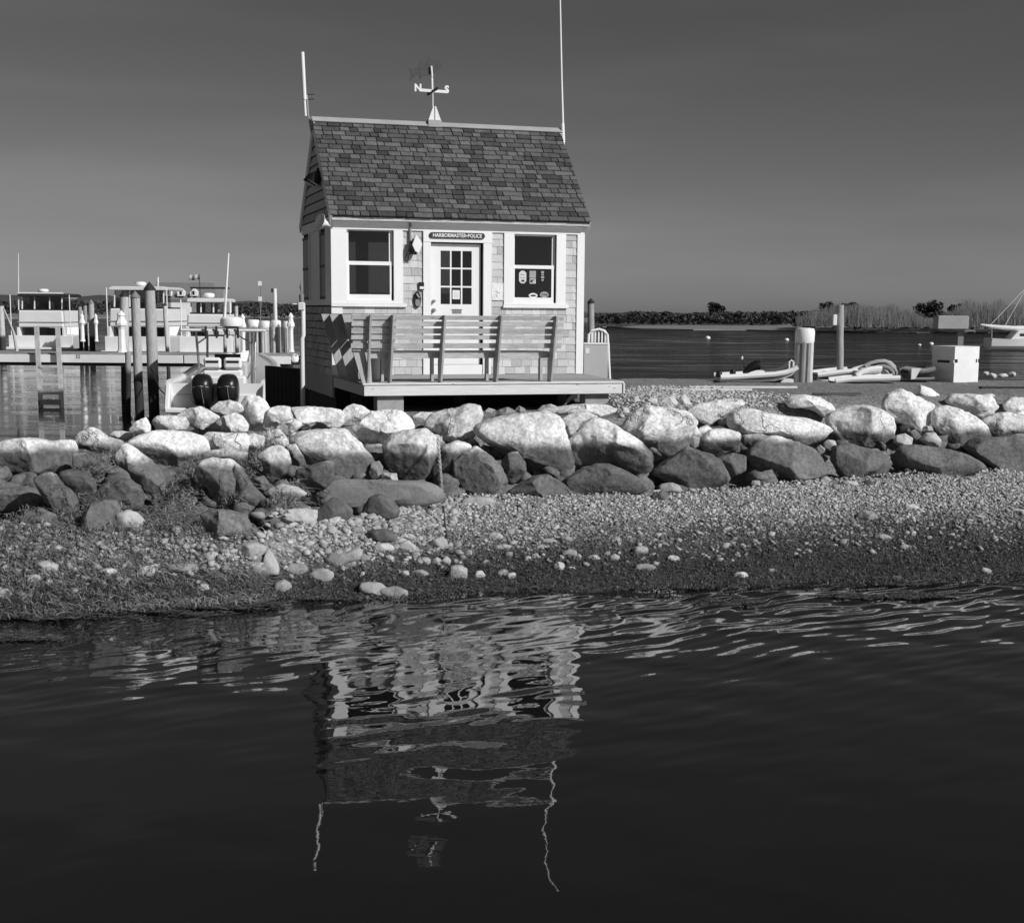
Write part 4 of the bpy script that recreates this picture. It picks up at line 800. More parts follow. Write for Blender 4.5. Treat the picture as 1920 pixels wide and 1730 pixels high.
B(6, [(-20, 430), (100, 420), (250, 470), (400, 500), (300, 530), (100, 530), (-20, 540)], 'dark ledge below the long white flat-topped boulder', .15)
B(6, [(590, 600), (610, 510), (720, 490), (850, 530), (960, 560), (1000, 620), (960, 700), (850, 745), (700, 750), (640, 700)], 'dark boulder with a pale scratch under the big rounded one', cuts=4)
B(6, [(950, 210), (980, 150), (1070, 110), (1180, 165), (1300, 220), (1270, 310), (1230, 410), (1180, 420), (1140, 370), (1000, 310), (950, 260)], 'sharp-cornered pale block standing high on the crest', cuts=9, q=.6)
B(6, [(1190, 140), (1200, 80), (1280, 110), (1380, 185), (1320, 235), (1240, 190)], 'grey pointed block behind the sharp-cornered pale one', .25, cuts=9, q=.6)
B(6, [(1280, 330), (1300, 260), (1370, 228), (1480, 255), (1590, 310), (1650, 370), (1680, 440), (1580, 460), (1500, 520), (1400, 510), (1320, 410)], 'white-topped boulder below the white dock box')
B(6, [(1370, 200), (1420, 145), (1540, 145), (1680, 155), (1745, 230), (1700, 280), (1620, 305), (1540, 280), (1450, 235)], 'pale flat crest boulder in front of the white dock box', .1)
B(6, [(1640, 145), (1700, 142), (1770, 190), (1780, 220), (1720, 225), (1660, 190)], 'small white boulder behind the pale flat crest boulder', .3)
B(6, [(1780, 210), (1830, 165), (1920, 170), (1980, 200), (1960, 270), (1860, 285), (1790, 250)], 'white crest boulder beyond the dock box, toward the sailing boat')
B(6, [(1630, 330), (1700, 285), (1800, 270), (1920, 300), (1990, 350), (1950, 440), (1800, 450), (1710, 440), (1660, 390)], 'grey ribbed boulder under the crest toward the sailing boat')
B(6, [(1045, 560), (1060, 510), (1180, 500), (1350, 520), (1520, 560), (1650, 640), (1540, 690), (1420, 720), (1280, 715), (1150, 680), (1060, 630)], 'long dark flat boulder overhanging the gravel', cuts=3)
B(6, [(1510, 510), (1600, 450), (1750, 445), (1900, 430), (1990, 450), (1990, 660), (1850, 690), (1710, 685), (1620, 600)], 'broad dark boulder beyond the long flat overhanging one', cuts=4)
sm(6, [(1020, 480), (1040, 430), (1100, 418), (1150, 450), (1140, 490), (1060, 505)], 'oval pale stone wedged under the sharp-cornered block', shift=-.1)
sm(6, [(1200, 460), (1240, 415), (1300, 410), (1345, 460), (1335, 510), (1260, 500)], 'grey stone wedged under the white-topped boulder by the dock box', shift=-.05)
sm(6, [(1215, 400), (1240, 362), (1290, 370), (1295, 400), (1250, 412)], 'small stone wedged above another grey stone', shift=0)
sm(6, [(535, 480), (560, 460), (610, 465), (620, 500), (570, 535), (540, 510)], 'pale squarish stone left of the scratched dark boulder', shift=-.1)
sm(6, [(465, 530), (510, 495), (540, 520), (530, 590), (490, 570)], 'narrow pale stone at the edge of the large dark boulder', shift=-.1)
sm(6, [(510, 740), (540, 715), (580, 735), (560, 765), (520, 770)], 'white stone on gravel at the corner of the large dark boulder', shift=-.1)
# ------------------------------------------------------------------ stones lying on the beach
BST = [(87, 1067, 48, 30), (202, 1073, 36, 18), (275, 1071, 40, 22), (346, 1066, 60, 20), (397, 1064, 45, 20), (468, 1033, 62, 36), (558, 1067, 44, 26), (602, 1080, 52, 28), (530, 1100, 36, 30), (381, 1104, 25, 22), (7, 1115, 30, 25), (139, 1084, 24, 16), (60, 1086, 34, 20), (137, 1109, 22, 16), (432, 1046, 30, 18), (397, 1044, 34, 22), (478, 1066, 30, 26), (401, 1087, 28, 8), (437, 1073, 24, 10),
       (698, 1104, 58, 30), (735, 1113, 66, 28), (611, 1079, 30, 26), (859, 1075, 40, 34), (822, 1020, 36, 26), (786, 1075, 36, 16), (760, 1077, 18, 16), (720, 1028, 40, 22), (764, 1026, 32, 26), (879, 1038, 14, 16), (930, 1006, 32, 18), (943, 1026, 46, 12), (1016, 1027, 22, 12), (990, 1049, 14, 14), (1003, 1044, 18, 14), (1068, 1040, 30, 22), (1048, 1062, 22, 18), (1070, 1066, 18, 8), (1114, 1046, 30, 12), (1152, 1046, 20, 16), (1201, 1033, 32, 20), (1263, 1048, 26, 16), (1209, 1064, 44, 14), (1030, 1015, 30, 12), (1063, 1011, 24, 14), (1234, 1024, 14, 8), (1012, 949, 26, 14), (895, 940, 70, 20), (1256, 916, 44, 24), (944, 1075, 24, 18), (959, 1080, 20, 16), (899, 1079, 22, 18), (837, 1053, 20, 20), (819, 1053, 18, 16), (799, 1053, 18, 16), (961, 997, 40, 12),
       (1625, 968, 40, 24), (1475, 980, 34, 10), (1654, 1008, 34, 14), (1388, 1079, 30, 14), (1448, 1070, 18, 10), (1847, 1071, 22, 16), (1546, 900, 24, 16), (1594, 907, 34, 14), (1709, 951, 30, 12), (1909, 958, 30, 10), (1836, 969, 34, 8), (1417, 906, 20, 12), (1889, 1117, 22, 10), (1825, 1104, 20, 8), (1275, 994, 14, 6), (1399, 1026, 20, 8)]
BSD = [(713, 1006, 64, 32), (899, 958, 16, 8), (802, 955, 30, 12), (1236, 931, 34, 20), (1626, 906, 20, 12), (1399, 947, 12, 8), (1510, 926, 12, 6), (1683, 1088, 32, 20)]
SPEC = {(505, 1051): 'pointed pale stone standing up among flat beach stones', (642, 1046): 'pale slab stone with dark hollow underside lying on cobbles', (698, 1104): 'white stone at the water edge touching another white stone', (735, 1113): 'long white stone at the water edge touching another white stone', (859, 1075): 'blocky pale stone mirrored in the shallow pool', (1264, 1048): 'smooth white oval stone on dark weed', (1625, 968): 'pale wedge-shaped stone on the fine gravel', (1654, 1008): 'white spindle-shaped stone on the dark weedy gravel', (87, 1067): 'rounded pale stone among seaweed on the shore', (1236, 931): 'dark stone in front of the triangular boulder', (713, 1006): 'dark split stone on the cobbles below the dome boulder', (1683, 1088): 'weed-bearded stone at the water edge', (895, 940): 'flat pale stone sunk in gravel beside the chain', (1847, 1071): 'white egg stone on dark weed near the water'}
rr = random.Random(21)
def pxrock(u, v, wp, hp_, seed, mat, name='beach_stone', sub=3, tall=False, n=9):
    r = random.Random(seed); poly = []
    for i in range(n):
        a = -2*math.pi*i/n+r.uniform(-.25, .25); k = r.uniform(.82, 1.1); poly.append((u+wp/2*k*math.cos(a), v+hp_/2*k*math.sin(a)))
    Y = hit(u, v+hp_*.3).y
    return rock(name, poly, Y+.03, mat, seed, sub=sub, deep=1.0, cuts=4, rough=1.3)
MARK = [((505, 1051), 'the pointed standing stone'), ((642, 1046), 'the hollow-sided slab stone'), ((716, 1108), 'the pair of white shoreline stones'), ((859, 1075), 'the blocky mirrored stone'), ((1264, 1048), 'the smooth white oval stone'), ((1625, 968), 'the pale wedge stone'), ((1654, 1008), 'the white spindle stone'), ((87, 1067), 'the rounded stone in seaweed'), ((713, 1006), 'the dark split stone'), ((1683, 1088), 'the weed-bearded stone'), ((430, 987), 'the lone rough dome boulder'), ((185, 975), 'the tipped egg-shaped boulder'), ((712, 955), 'the dark dome boulder'), ((828, 930), 'the hanging chain'), ((1015, 915), 'the low flat boulder'), ((1297, 885), 'the triangular boulder'), ((1475, 870), 'the large dark boulder'), ((1615, 870), 'the scratched dark boulder'), ((1762, 870), 'the long overhanging boulder'), ((1847, 1071), 'the white egg stone')]
used = set(SPEC.values())
def stone_label(q, dark):
    u, v, w_, h_ = q; sz = 'large' if w_*h_ > 800 else ('small' if w_*h_ < 330 else 'middling'); sh = 'flat' if w_ > 2.1*h_ else ('roundish' if w_ < 1.45*h_ else 'oblong')
    near = [n for _, n in sorted((((m[0][0]-u)**2+(2*(m[0][1]-v))**2), m[1]) for m in MARK if abs(m[0][0]-u)+abs(m[0][1]-v) > 14)]
    col = 'dark' if dark else 'pale'
    for lab in ([f'{sz} {sh} {col} stone near {near[0]}'] + [f'{sz} {sh} {col} stone between {near[i]} and {near[j]}' for i in range(3) for j in range(i+1, 6)]):
        if lab not in used and len(lab.split()) <= 16: used.add(lab); return lab
    return f'{sz} {sh} {col} stone lying loose on the beach'
for i, q in enumerate(BST+BSD):
    o = pxrock(*q, 400+i, STONED if q in BSD else STONE)
    tag(o, SPEC.get((q[0], q[1])) or stone_label(q, q in BSD), 'stone', 'loose stones on the beach')
Yp = hit(505, 1070).y
tag(rock('beach_stone', [(485, 1072), (494, 1050), (503, 1024), (512, 1040), (522, 1060), (524, 1076), (505, 1078)], Yp, STONE, 61, sub=3, cuts=4), SPEC[(505, 1051)], 'stone', 'loose stones on the beach')
Yp = hit(642, 1060).y
tag(rock('beach_stone', [(608, 1047), (625, 1040), (650, 1036), (668, 1026), (680, 1034), (672, 1050), (650, 1063), (622, 1062)], Yp, STONE, 62, sub=3, cuts=5), SPEC[(642, 1046)], 'stone', 'loose stones on the beach')
cob = 0; rr = random.Random(33); cm = []
while cob < 170:                                   # cobbles of the rubble left of the chain
    u = rr.gauss(590, 150); v = rr.uniform(955, 1062)
    if not (290 < u < 860) or (u < 480 and v < 1020): continue
    s_ = rr.choice((7, 8, 9, 10, 12, 14, 17, 20, 24)); cob += 1
    p = hit(u, v); sc_ = s_*p.y/F/2
    if len(cm) < 12:
        V, Fc = ico(2); r = np.random.RandomState(700+cob); Pn = V*(1+.18*np.array([noise.noise(Vector(q)*1.5+Vector((cob, 0, 3))) for q in V]))[:, None]
        for k in range(6):
            n_ = r.randn(3); n_ /= np.linalg.norm(n_); e = Pn @ n_-r.uniform(.55, .85); Pn = Pn-np.clip(e, 0, None)[:, None]*n_*.9
        o = from_np('cobble', Pn, Fc, STONE); cm.append(o.data)
    else:
        o = bpy.data.objects.new('cobble', cm[rr.randrange(12)]); C.objects.link(o)
    o.location = (p.x, p.y, float(terrain(p.x, p.y))+sc_*.2); o.rotation_euler = (rr.uniform(-.5, .5), rr.uniform(-.5, .5), rr.uniform(0, 6.3)); o.scale = (sc_*rr.uniform(.9, 1.4), sc_*rr.uniform(.8, 1.1), sc_*rr.uniform(.5, .8))
    tag(o, 'grey cobble in the rubble below the long low slab', 'cobble', 'cobbles in the rubble left of the chain')
# ------------------------------------------------------------------ gravel, weed, dried eelgrass
def scatter(name, n, region, size, mat, flat=(.45, .9), sub=1, keep=None, sink=.25, seed=1):
    r = np.random.RandomState(seed); V, Fc = ico(sub); X = []; 
    while len(X) < n:
        x = r.uniform(*region[0], n*2); y = r.uniform(*region[1], n*2); k = keep(x, y, r) if keep else np.ones(len(x), bool); X += list(zip(x[k], y[k]))
    X = np.array(X[:n]); s = size[0]*np.exp(np.clip(r.randn(n), -2, 1.7)*size[1]); z = terrain(X[:, 0], X[:, 1])
    th = r.uniform(0, 6.28, n); sx = s*r.uniform(.8, 1.5, n); sy = s*r.uniform(.7, 1.1, n); sz = s*r.uniform(*flat, n)
    jit = 1+.22*r.randn(n, len(V), 1)*.6
    P = V[None]*jit*np.stack([sx, sy, sz], 1)[:, None]
    c_, s_ = np.cos(th)[:, None], np.sin(th)[:, None]; tl = r.uniform(-.4, .4, (n, 1))
    x = P[..., 0]*c_-P[..., 1]*s_; y = P[..., 0]*s_+P[..., 1]*c_; zz = P[..., 2]+x*np.sin(tl)
    G = np.stack([x+X[:, :1], y+X[:, 1:], zz+(z+sz*sink)[:, None]], -1).reshape(-1, 3)
    FF = (Fc[None]+(np.arange(n)*len(V))[:, None, None]).reshape(-1, 3)
    return from_np(name, G, FF, mat, 'stuff')
def on_beach(x, y, r):
    ys, yt = ip(S_, x, 1), ip(T_, x, 1); f = (y-ys)/(yt-ys); n_ = vnoise(x, y, 9, 3, 1.1)
    vis = abs(x) < .40*y+.4
    return vis & (f > -.12) & (f < 1.04) & (r.rand(len(x)) < np.clip(.25+1.1*(f-.15)+.9*(n_-.5), .05, 1))
tag(scatter('gravel', 26000, ((-6.5, 8), (10.5, 19)), (.0135, .38), PEB, keep=on_beach, seed=2), 'grey pebbles covering the upper beach', 'gravel')
def on_beach2(x, y, r):
    ys, yt = ip(S_, x, 1), ip(T_, x, 1); f = (y-ys)/(yt-ys)
    return (abs(x) < .40*y+.4) & (f > 0.22) & (f < 1.04) & (r.rand(len(x)) < np.where(x < -.6, np.clip(f*1.4-.2, 0, 1), .16))
tag(scatter('coarse_gravel', 2000, ((-6.5, 8), (10.5, 19)), (.028, .35), M('coarse_pebbles', .29, .85, .1, 9, bump=.2, island=.45, world=True), keep=on_beach2, seed=3), 'larger pebbles scattered over the beach', 'gravel')
def on_land(x, y, r): p = (y > ip(C_, x, 1)+.3) & (x > 1.4) & (x < 4.2) & (y < 22.5); return p & (r.rand(len(x)) < np.clip(1.2-abs(x-2.3)*.5-(y-18.5)*.18, 0, 1))
tag(scatter('crushed_stone', 4500, ((1.3, 4.3), (17.5, 22.5)), (.017, .4), LGRAV, keep=on_land, seed=4), 'crushed white stone on the land beside the deck', 'gravel')
def strands(name, pts, mat, ln, wd, seed, lift=.02, curl=1.0, flatz=None):
    r = np.random.RandomState(seed); n = len(pts); th = r.uniform(0, 6.28, n); L_ = ln*np.exp(.4*r.randn(n)); W_ = wd*np.exp(.3*r.randn(n)); m = 5
    pos = np.array(pts); cur = pos.copy(); V = []
    up = r.uniform(.1, 1, n)*lift
    for k in range(m):
        d = np.stack([np.cos(th), np.sin(th)], 1); nrm_ = np.stack([-d[:, 1], d[:, 0]], 1); t_ = k/(m-1)
        zz = pos[:, 2]+up*math.sin(math.pi*t_*.9+.15)
        wv = (W_*(1-.7*t_*t_))[:, None]
        V.append(np.stack([np.column_stack([cur[:, :2]-nrm_*wv/2, zz]), np.column_stack([cur[:, :2]+nrm_*wv/2, zz+.3*W_])], 1))
        cur[:, :2] += d*(L_/(m-1))[:, None]; th = th+r.randn(n)*.6*curl
    G = np.stack(V, 1).reshape(-1, 3); f = np.array([[2*k, 2*k+1, 2*k+3, 2*k+2] for k in range(m-1)])
    return from_np(name, G, (f[None]+(np.arange(n)*2*m)[:, None, None]).reshape(-1, 4), mat, 'stuff')
def beachpts(n, fn, seed, reg=((-6.5, 8), (9.5, 19))):
    r = np.random.RandomState(seed); out = []
    while len(out) < n:
        x = r.uniform(*reg[0], 20000); y = r.uniform(*reg[1], 20000); k = fn(x, y, r) & (abs(x) < .40*y+.3); out += list(zip(x[k], y[k]))
    P = np.array(out[:n]); return np.column_stack([P, np.maximum(terrain(P[:, 0], P[:, 1]), WLV+.012)+.004])
def weed1(x, y, r):
    ys, yt = ip(S_, x, 1), ip(T_, x, 1); f = (y-ys)/(yt-ys); n_ = vnoise(x, y, 31, 4, .9)
    top = np.where(x < -1.2, .55, .50); d = np.clip(1.6*(n_-.40)+.75*np.clip(1-abs(f-.17)/.5, 0, 1)-.15, 0, 1)
    return (f > -.10) & (f < top+.2) & (r.rand(len(x)) < d)
tag(strands('seaweed', beachpts(21000, weed1, 5), WEED, .06, .007, 6, .035), 'dark seaweed matted along the water line', 'seaweed')
def weed2(x, y, r):
    ys = ip(S_, x, 1); d = ys-y; n_ = vnoise(x*.7, y*2.2, 41, 4, 1.1)
    return (d > 0) & (d < np.where(x < -1.5, 1.5, 1.0)) & (r.rand(len(x)) < np.clip(5*(n_-.52-.10*d), 0, 1))
tag(strands('floating_seaweed', beachpts(9500, weed2, 7, ((-6, 7), (9, 14))), WEED, .045, .008, 8, .006), 'scraps of dark seaweed afloat in the shallows', 'seaweed')
def straw(x, y, r):
    ok = np.zeros(len(x), bool)
    for u, v, ru, rv in ((150, 900, 45, 22), (340, 925, 34, 28), (475, 872, 18, 26), (25, 1010, 60, 30), (330, 975, 60, 14), (110, 1035, 130, 34), (280, 1050, 150, 22), (60, 1090, 90, 24), (200, 1085, 130, 20), (400, 1080, 110, 18), (540, 935, 34, 12)):
        p = hit(u, v); kx = ru*p.y/F; ky = rv*p.y*p.y/(F*(CAMZ-p.z)); ok |= ((x-p.x)/kx)**2+((y-p.y)/ky)**2 < r.rand(len(x))*1.3
    return ok
tag(strands('dried_eelgrass', beachpts(11000, straw, 9, ((-6.5, -1), (11.5, 17))), STRAW, .11, .006, 10, .06, .6), 'bleached eelgrass caught among the boulders and shore', 'seaweed')
def in_bed(x, y, r):
    yt, yc = ip(T_, x, 1), ip(C_, x, 1); return (abs(x) < .40*y+.4) & (y > yt+.15) & (y < yc+.1)
tag(scatter('packing_rubble', 420, ((-6.5, 8), (12.5, 21)), (.13, .3), BOULD, keep=in_bed, sub=2, sink=-1.6, seed=12, flat=(.6, 1.)), 'dark rubble packed in the gaps behind the boulders', 'rubble')
# chain hanging down the boulders, then a rope across the gravel
pts = [(821, 822), (823, 850), (825, 875), (827, 900), (829, 925), (830, 945)]
ch = [at(u, v, hit(821, 900).y-.34+.06*abs(k-2.5)) for k, (u, v) in enumerate(pts)]
mb = MB(); k = 0
for i in range(len(ch)-1):
    for j in range(6):
        c_ = ch[i].lerp(ch[i+1], j/6); d = (ch[i+1]-ch[i]).normalized(); s_ = Vector((1, 0, 0)) if k % 2 else Vector((0, 1, 0)); k += 1
        mb.tube([c_+d*.028*math.cos(q)+s_*.015*math.sin(q) for q in [2*math.pi*m/8 for m in range(9)]], .005, 5, cap=False)
o = mb.build('mooring_chain', M('rusty_chain', .5, .7, .3, 20, bump=.2), None, True); tag(o, 'rusty chain hanging down between the round boulder and dark boulder', 'chain')
rp = [hit(u, v)+Vector((0, 0, .02)) for u, v in ((829, 938), (832, 960), (834, 985), (838, 1010), (835, 1035), (828, 1060), (818, 1085))]
tag(MB().tube(rp, .012, 7).build('old_rope', M('dark_rope', .05, .9, .3, 30, bump=.3), None, True), 'dark old rope lying across the gravel below the chain', 'rope')

# ------------------------------------------------------------------ pilings, dock, ladder
def pile(u0, v0, u1, v1, Y, wpx, label, cap=True, name='dock_piling', zb=None, mat=None, group='timber pilings', capmat=None):
    top, bot = at(u0, v0, Y), at(u1, v1, Y); r = wpx*Y/F/2; d = top-bot; dn = d.normalized()
    zb = -1.2 if zb is None else zb
    foot = bot+d*((zb-bot.z)/d.z)
    o = thing(name, label, 'piling', foot, 0, group); ch_ = r*1.6 if cap else 0
    sh = top-dn*ch_*.9-foot; n = 7; rnd = random.Random(int(u0*7))
    P = [sh*(i/(n-1))+Vector((rnd.uniform(-.006, .006), rnd.uniform(-.006, .006), 0)) for i in range(n)]
    MB().tube(P, [r*rnd.uniform(.97, 1.03) for _ in P], 14).build('post', mat or PILE, o, True)
    if cap: MB().tube([sh-dn*.01, sh+dn*.02, sh+dn*ch_*.9], [r*1.12, r*1.10, r*.03], 14).build('cap', capmat or DARK, o)
    return o
pile(253, 545, 262, 775, 33.6, 17, 'tall dock piling with grey cone cap, left of the very tallest one', capmat=GREY)
pile(280, 528, 289, 765, 33.9, 20.5, 'tallest dock piling with dark cone cap and a band around it')
pile(232.5, 544, 236, 745, 40.5, 16, 'piling with dark cone cap partly hidden behind two taller ones')
pile(240, 660, 240, 760, 36, 11, 'black wet piling under the white dock edge', cap=False)
for u, v, lab in ((149.5, 569, 'slim piling with dark cap, outermost of three beside the white cabin cruiser'), (159, 567, 'slim piling with dark cap, middle of three beside the cabin cruiser'), (170.5, 561, 'thicker piling with grey cap, third of three near the cabin cruiser')):
    pile(u, v, u+3, 656, 82, 7.5 if u < 165 else 10.5, lab, capmat=GREY if u > 165 else None)
pile(1, 565, 5, 640, 80, 11, 'piling with dark cap beside the dock mooring line')
pile(308.5, 567, 313, 640, 60, 7.5, 'slim capped piling in front of the distant white building')
pile(421.5, 568, 422, 640, 62, 7, 'slim capped piling behind the leaning aerial')
pile(442.5, 568, 444, 640, 61, 7, 'slim capped piling beside the leaning aerial')
pile(1108, 559, 1108, 640, 27.5, 12, 'weathered piling with black pointed cap beside the office', zb=.2, mat=M('pale_pile', .34, .85, .25, 7, (7, 7, .7), .4))
YD = 38.4
dk = thing('floating_dock', 'long narrow pier with white edge boards across the harbour', 'dock', (0, 0, 0))
zt_ = at(200, 665.5, YD).z
xs = [at(-90, 664, YD).x, at(196, 664, YD).x, at(342, 664, YD).x, at(548, 664, YD).x]
for i in range(3):
    a0, a1 = at((-90, 236, 345)[i], 664, YD), at((235, 344, 546)[i], 664, YD)
    zz0, zz1 = zt_, zt_
    MB().box(a0.x+.01, a1.x-.01, YD-.05, YD, zt_-.21, zt_).build('edge_board', WHITE, dk, bevel=.006)
nbd = 0
x = xs[0]
while x < xs[3]:
    MB().box(x, x+.235, YD+.002, YD+1.9, zt_+.0, zt_+.04).build('plank', M('dock_plank', .30, .85, .25, 5, (14, 1, 14), .2, objvar=.2), dk); x += .245
MB().box(xs[0], xs[3], YD+.02, YD+.12, zt_-.3, zt_-.002).box(xs[0], xs[3], YD+1.75, YD+1.85, zt_-.3, zt_-.002).build('beam', DARK, dk)
for u in (538,): MB().tube([Vector((at(u, 700, YD+.3).x, YD+.35, -1)), Vector((at(u, 700, YD+.3).x, YD+.35, zt_-.01))], .12, 10).build('support_pile', PILE, dk, True)
for u, body in ((447.5, '31'), (146, '32')):
    p = at(u, 669, YD-.052); text_mesh('berth_number', body, .13, .003, INK, dk, Matrix.Translation(p) @ FRX, .002)
ld = thing('dock_ladder', 'pale timber ladder leaning from the pier into the water', 'ladder', (at(95, 750, YD-.25).x, YD-.25, 0))
L0 = ld.location
for u0, v0, u1, v1 in ((68.5, 613, 77, 766), (108, 613, 116, 766)): MB().bar(at(u0, v0, YD-.15)-L0, at(u1, v1, YD-.25)-L0, .12, .06, (0, 1, 0)).build('rail', M('ladder_wood', .5, .8, .2, 6, bump=.2, tide=(.12, .3, .1, .2)), ld)
for v in (687, 704, 720.5, 737): k = (v-613)/143; MB().bar(at(68.5+8*k+2, v, YD-.2)-L0, at(108+7.5*k-2, v, YD-.2)-L0, .10, .07, (0, 0, 1)).build('rung', M('ladder_wood', .5), ld)
MB().bar(at(76, 754, YD-.25)-L0, at(115.5, 754, YD-.25)-L0, .12, .14, (0, 0, 1)).build('float', DARK, ld)
def pedestal(u, vt_, vb, Y, label, wpx=13):
    b = at(u, vb, Y); h = at(u, vt_, Y).z-b.z; r = wpx*Y/F/2; o = thing('power_pedestal', label, 'pedestal', b, .2, 'white dock power pedestals')
    MB().lathe([(r*.95, 0), (r*.72, h*.08), (r*.62, h*.55), (r*.8, h*.62), (r*.8, h*.64)], n=8).build('column', WHITE, o)
    MB().lathe([(r*1.05, h*.64), (r*1.1, h*.70), (r*.7, h*.80), (r*.62, h*.90)], n=8).build('head', WHITE, o); MB().lathe([(r*.8, h*.88), (r*.7, h*.92), (r*.1, h)], n=8).build('cap', WHITE, o)
    return o
pedestal(229, 582, 661, 39.5, 'white lighthouse-shaped power pedestal beside the tall pilings', 20)
pedestal(456, 588, 662, 39.6, 'white power pedestal beyond the console boat, by the capped pile clusters', 12)
pedestal(546, 586, 660, 39.8, 'white power pedestal with peaked cap next to the office side wall', 13)
pedestal(155, 588, 640, 62, 'small white pedestal among the three slim pilings', 11)
pedestal(181, 588, 640, 62, 'small white pedestal just beyond the three slim pilings', 8)
def cluster(u, vt_, vb, Y, wpx, label, seed, capH=.26, zb=None):
    b = at(u, vb, Y); h = at(u, vt_, Y).z-b.z; r = wpx*Y/F/2; o = thing('pile_cluster', label, 'piling', b, 0, 'timber pile clusters under white caps'); rnd = random.Random(seed)
    k = 9
    for i in range(k):
        a = 2*math.pi*i/k+.2; rr_ = r*.33*rnd.uniform(.8, 1.1); x_, y_ = math.cos(a)*(r-rr_), math.sin(a)*(r-rr_)
        MB().tube([(x_, y_, -.05), (x_+rnd.uniform(-.01, .01), y_, h*(1-capH)+rnd.uniform(-.02, .05))], rr_, 9).build('timber', M('pale_timber', .42, .85, .25, 6, (7, 7, .7), .3, objvar=.5), o, True)
    MB().lathe([(r*.95, h*(1-capH)-.02), (r*1.03, h*(1-capH)+.02), (r*1.05, h*.93), (r*.95, h*.985), (r*.5, h)], n=18).build('cap', WHITE, o, True)
    return o
cluster(1506, 614.5, 717, 24.4, 35, 'timber bundle under a bulging white cap on the land edge', 5)
for i, (u, vt_, wp) in enumerate(((475, 599, 24), (497, 601, 20), (518, 600, 19))):
    cluster(u, vt_, 662, 40.2, wp, ('wide timber cluster with white cap next to the power pedestal on the pier', 'middle timber cluster of three with white caps on the pier', 'timber cluster with white cap at the foot of the pale dock pole')[i], 40+i, .2)
cluster(538, 602, 662, 41, 14, 'narrow timber cluster with white cap between the dock pole and the last pedestal', 51, .2)
b = at(518, 660, 40.9); dp = thing('dock_pole', 'pale slender dock pole rising above the capped pile clusters', 'pole', b)
MB().tube([(0, 0, 0), at(515, 541, 40.9)-b], .055, 8).build('pole', CANVAS, dp, True); q = at(512, 545, 40.9)-b; MB().box(q.x-.05, q.x+.03, q.y-.04, q.y+.04, q.z-.05, q.z+.06).build('fitting', DARK, dp)
b = at(552, 672, YD+.1); tag(place(MB().lathe([(.02, -.13), (.10, -.09), (.125, 0), (.10, .09), (.02, .13)], n=14).build('mooring_buoy', WHITE, None, True), b), 'white ball fender at the end of the pier by the office', 'fender')
bh0, bh1 = at(500, 700, 30.5), at(640, 700, 27.5)  # added wall of near-black planks, standing in for the shade beside the office
bk_ = thing('shade_screen', 'dark plank screen added for the black shade between pier end and office', 'wall', (bh0.x, bh0.y, -1))
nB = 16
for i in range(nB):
    p0 = bh0.lerp(bh1, i/nB)-bk_.location; p1 = bh0.lerp(bh1, (i+.93)/nB)-bk_.location; MB().bar(Vector((p0.x, p0.y, 1.15)), Vector((p1.x, p1.y, 1.15)), .08, 2.3).build('shade_plank', M('painted_shade', .03), bk_)
# ------------------------------------------------------------------ boats
def loft(secs):
    mb = MB(); n = len(secs[0])
    for s in secs: mb.v += [tuple(p) for p in s]
    for i in range(len(secs)-1):
        for j in range(n-1): mb.f.append((i*n+j, i*n+j+1, (i+1)*n+j+1, (i+1)*n+j))
    mb.f.append(tuple(range(n))); return mb
def hull_secs(L, beam, free, draft, bow_rise, tumble=.92, n=9):
    out = []
    for i in range(n):
        t_ = i/(n-1); w_ = beam/2*(1-max(0, (t_-.45)/.55)**2.2); w_ = max(w_, .02); zs = free+bow_rise*t_**2; y = L*t_; wc = w_*(.86 if t_ < .6 else .86-.5*(t_-.6)); zk = -draft*(1-t_**3); zc = .08+.35*free*t_**2
        out.append([(-w_, y, zs), (-w_*.99, y, zs-.12), (-wc, y, zc), (0, y, zk), (wc, y, zc), (w_*.99, y, zs-.12), (w_, y, zs)])
    return out
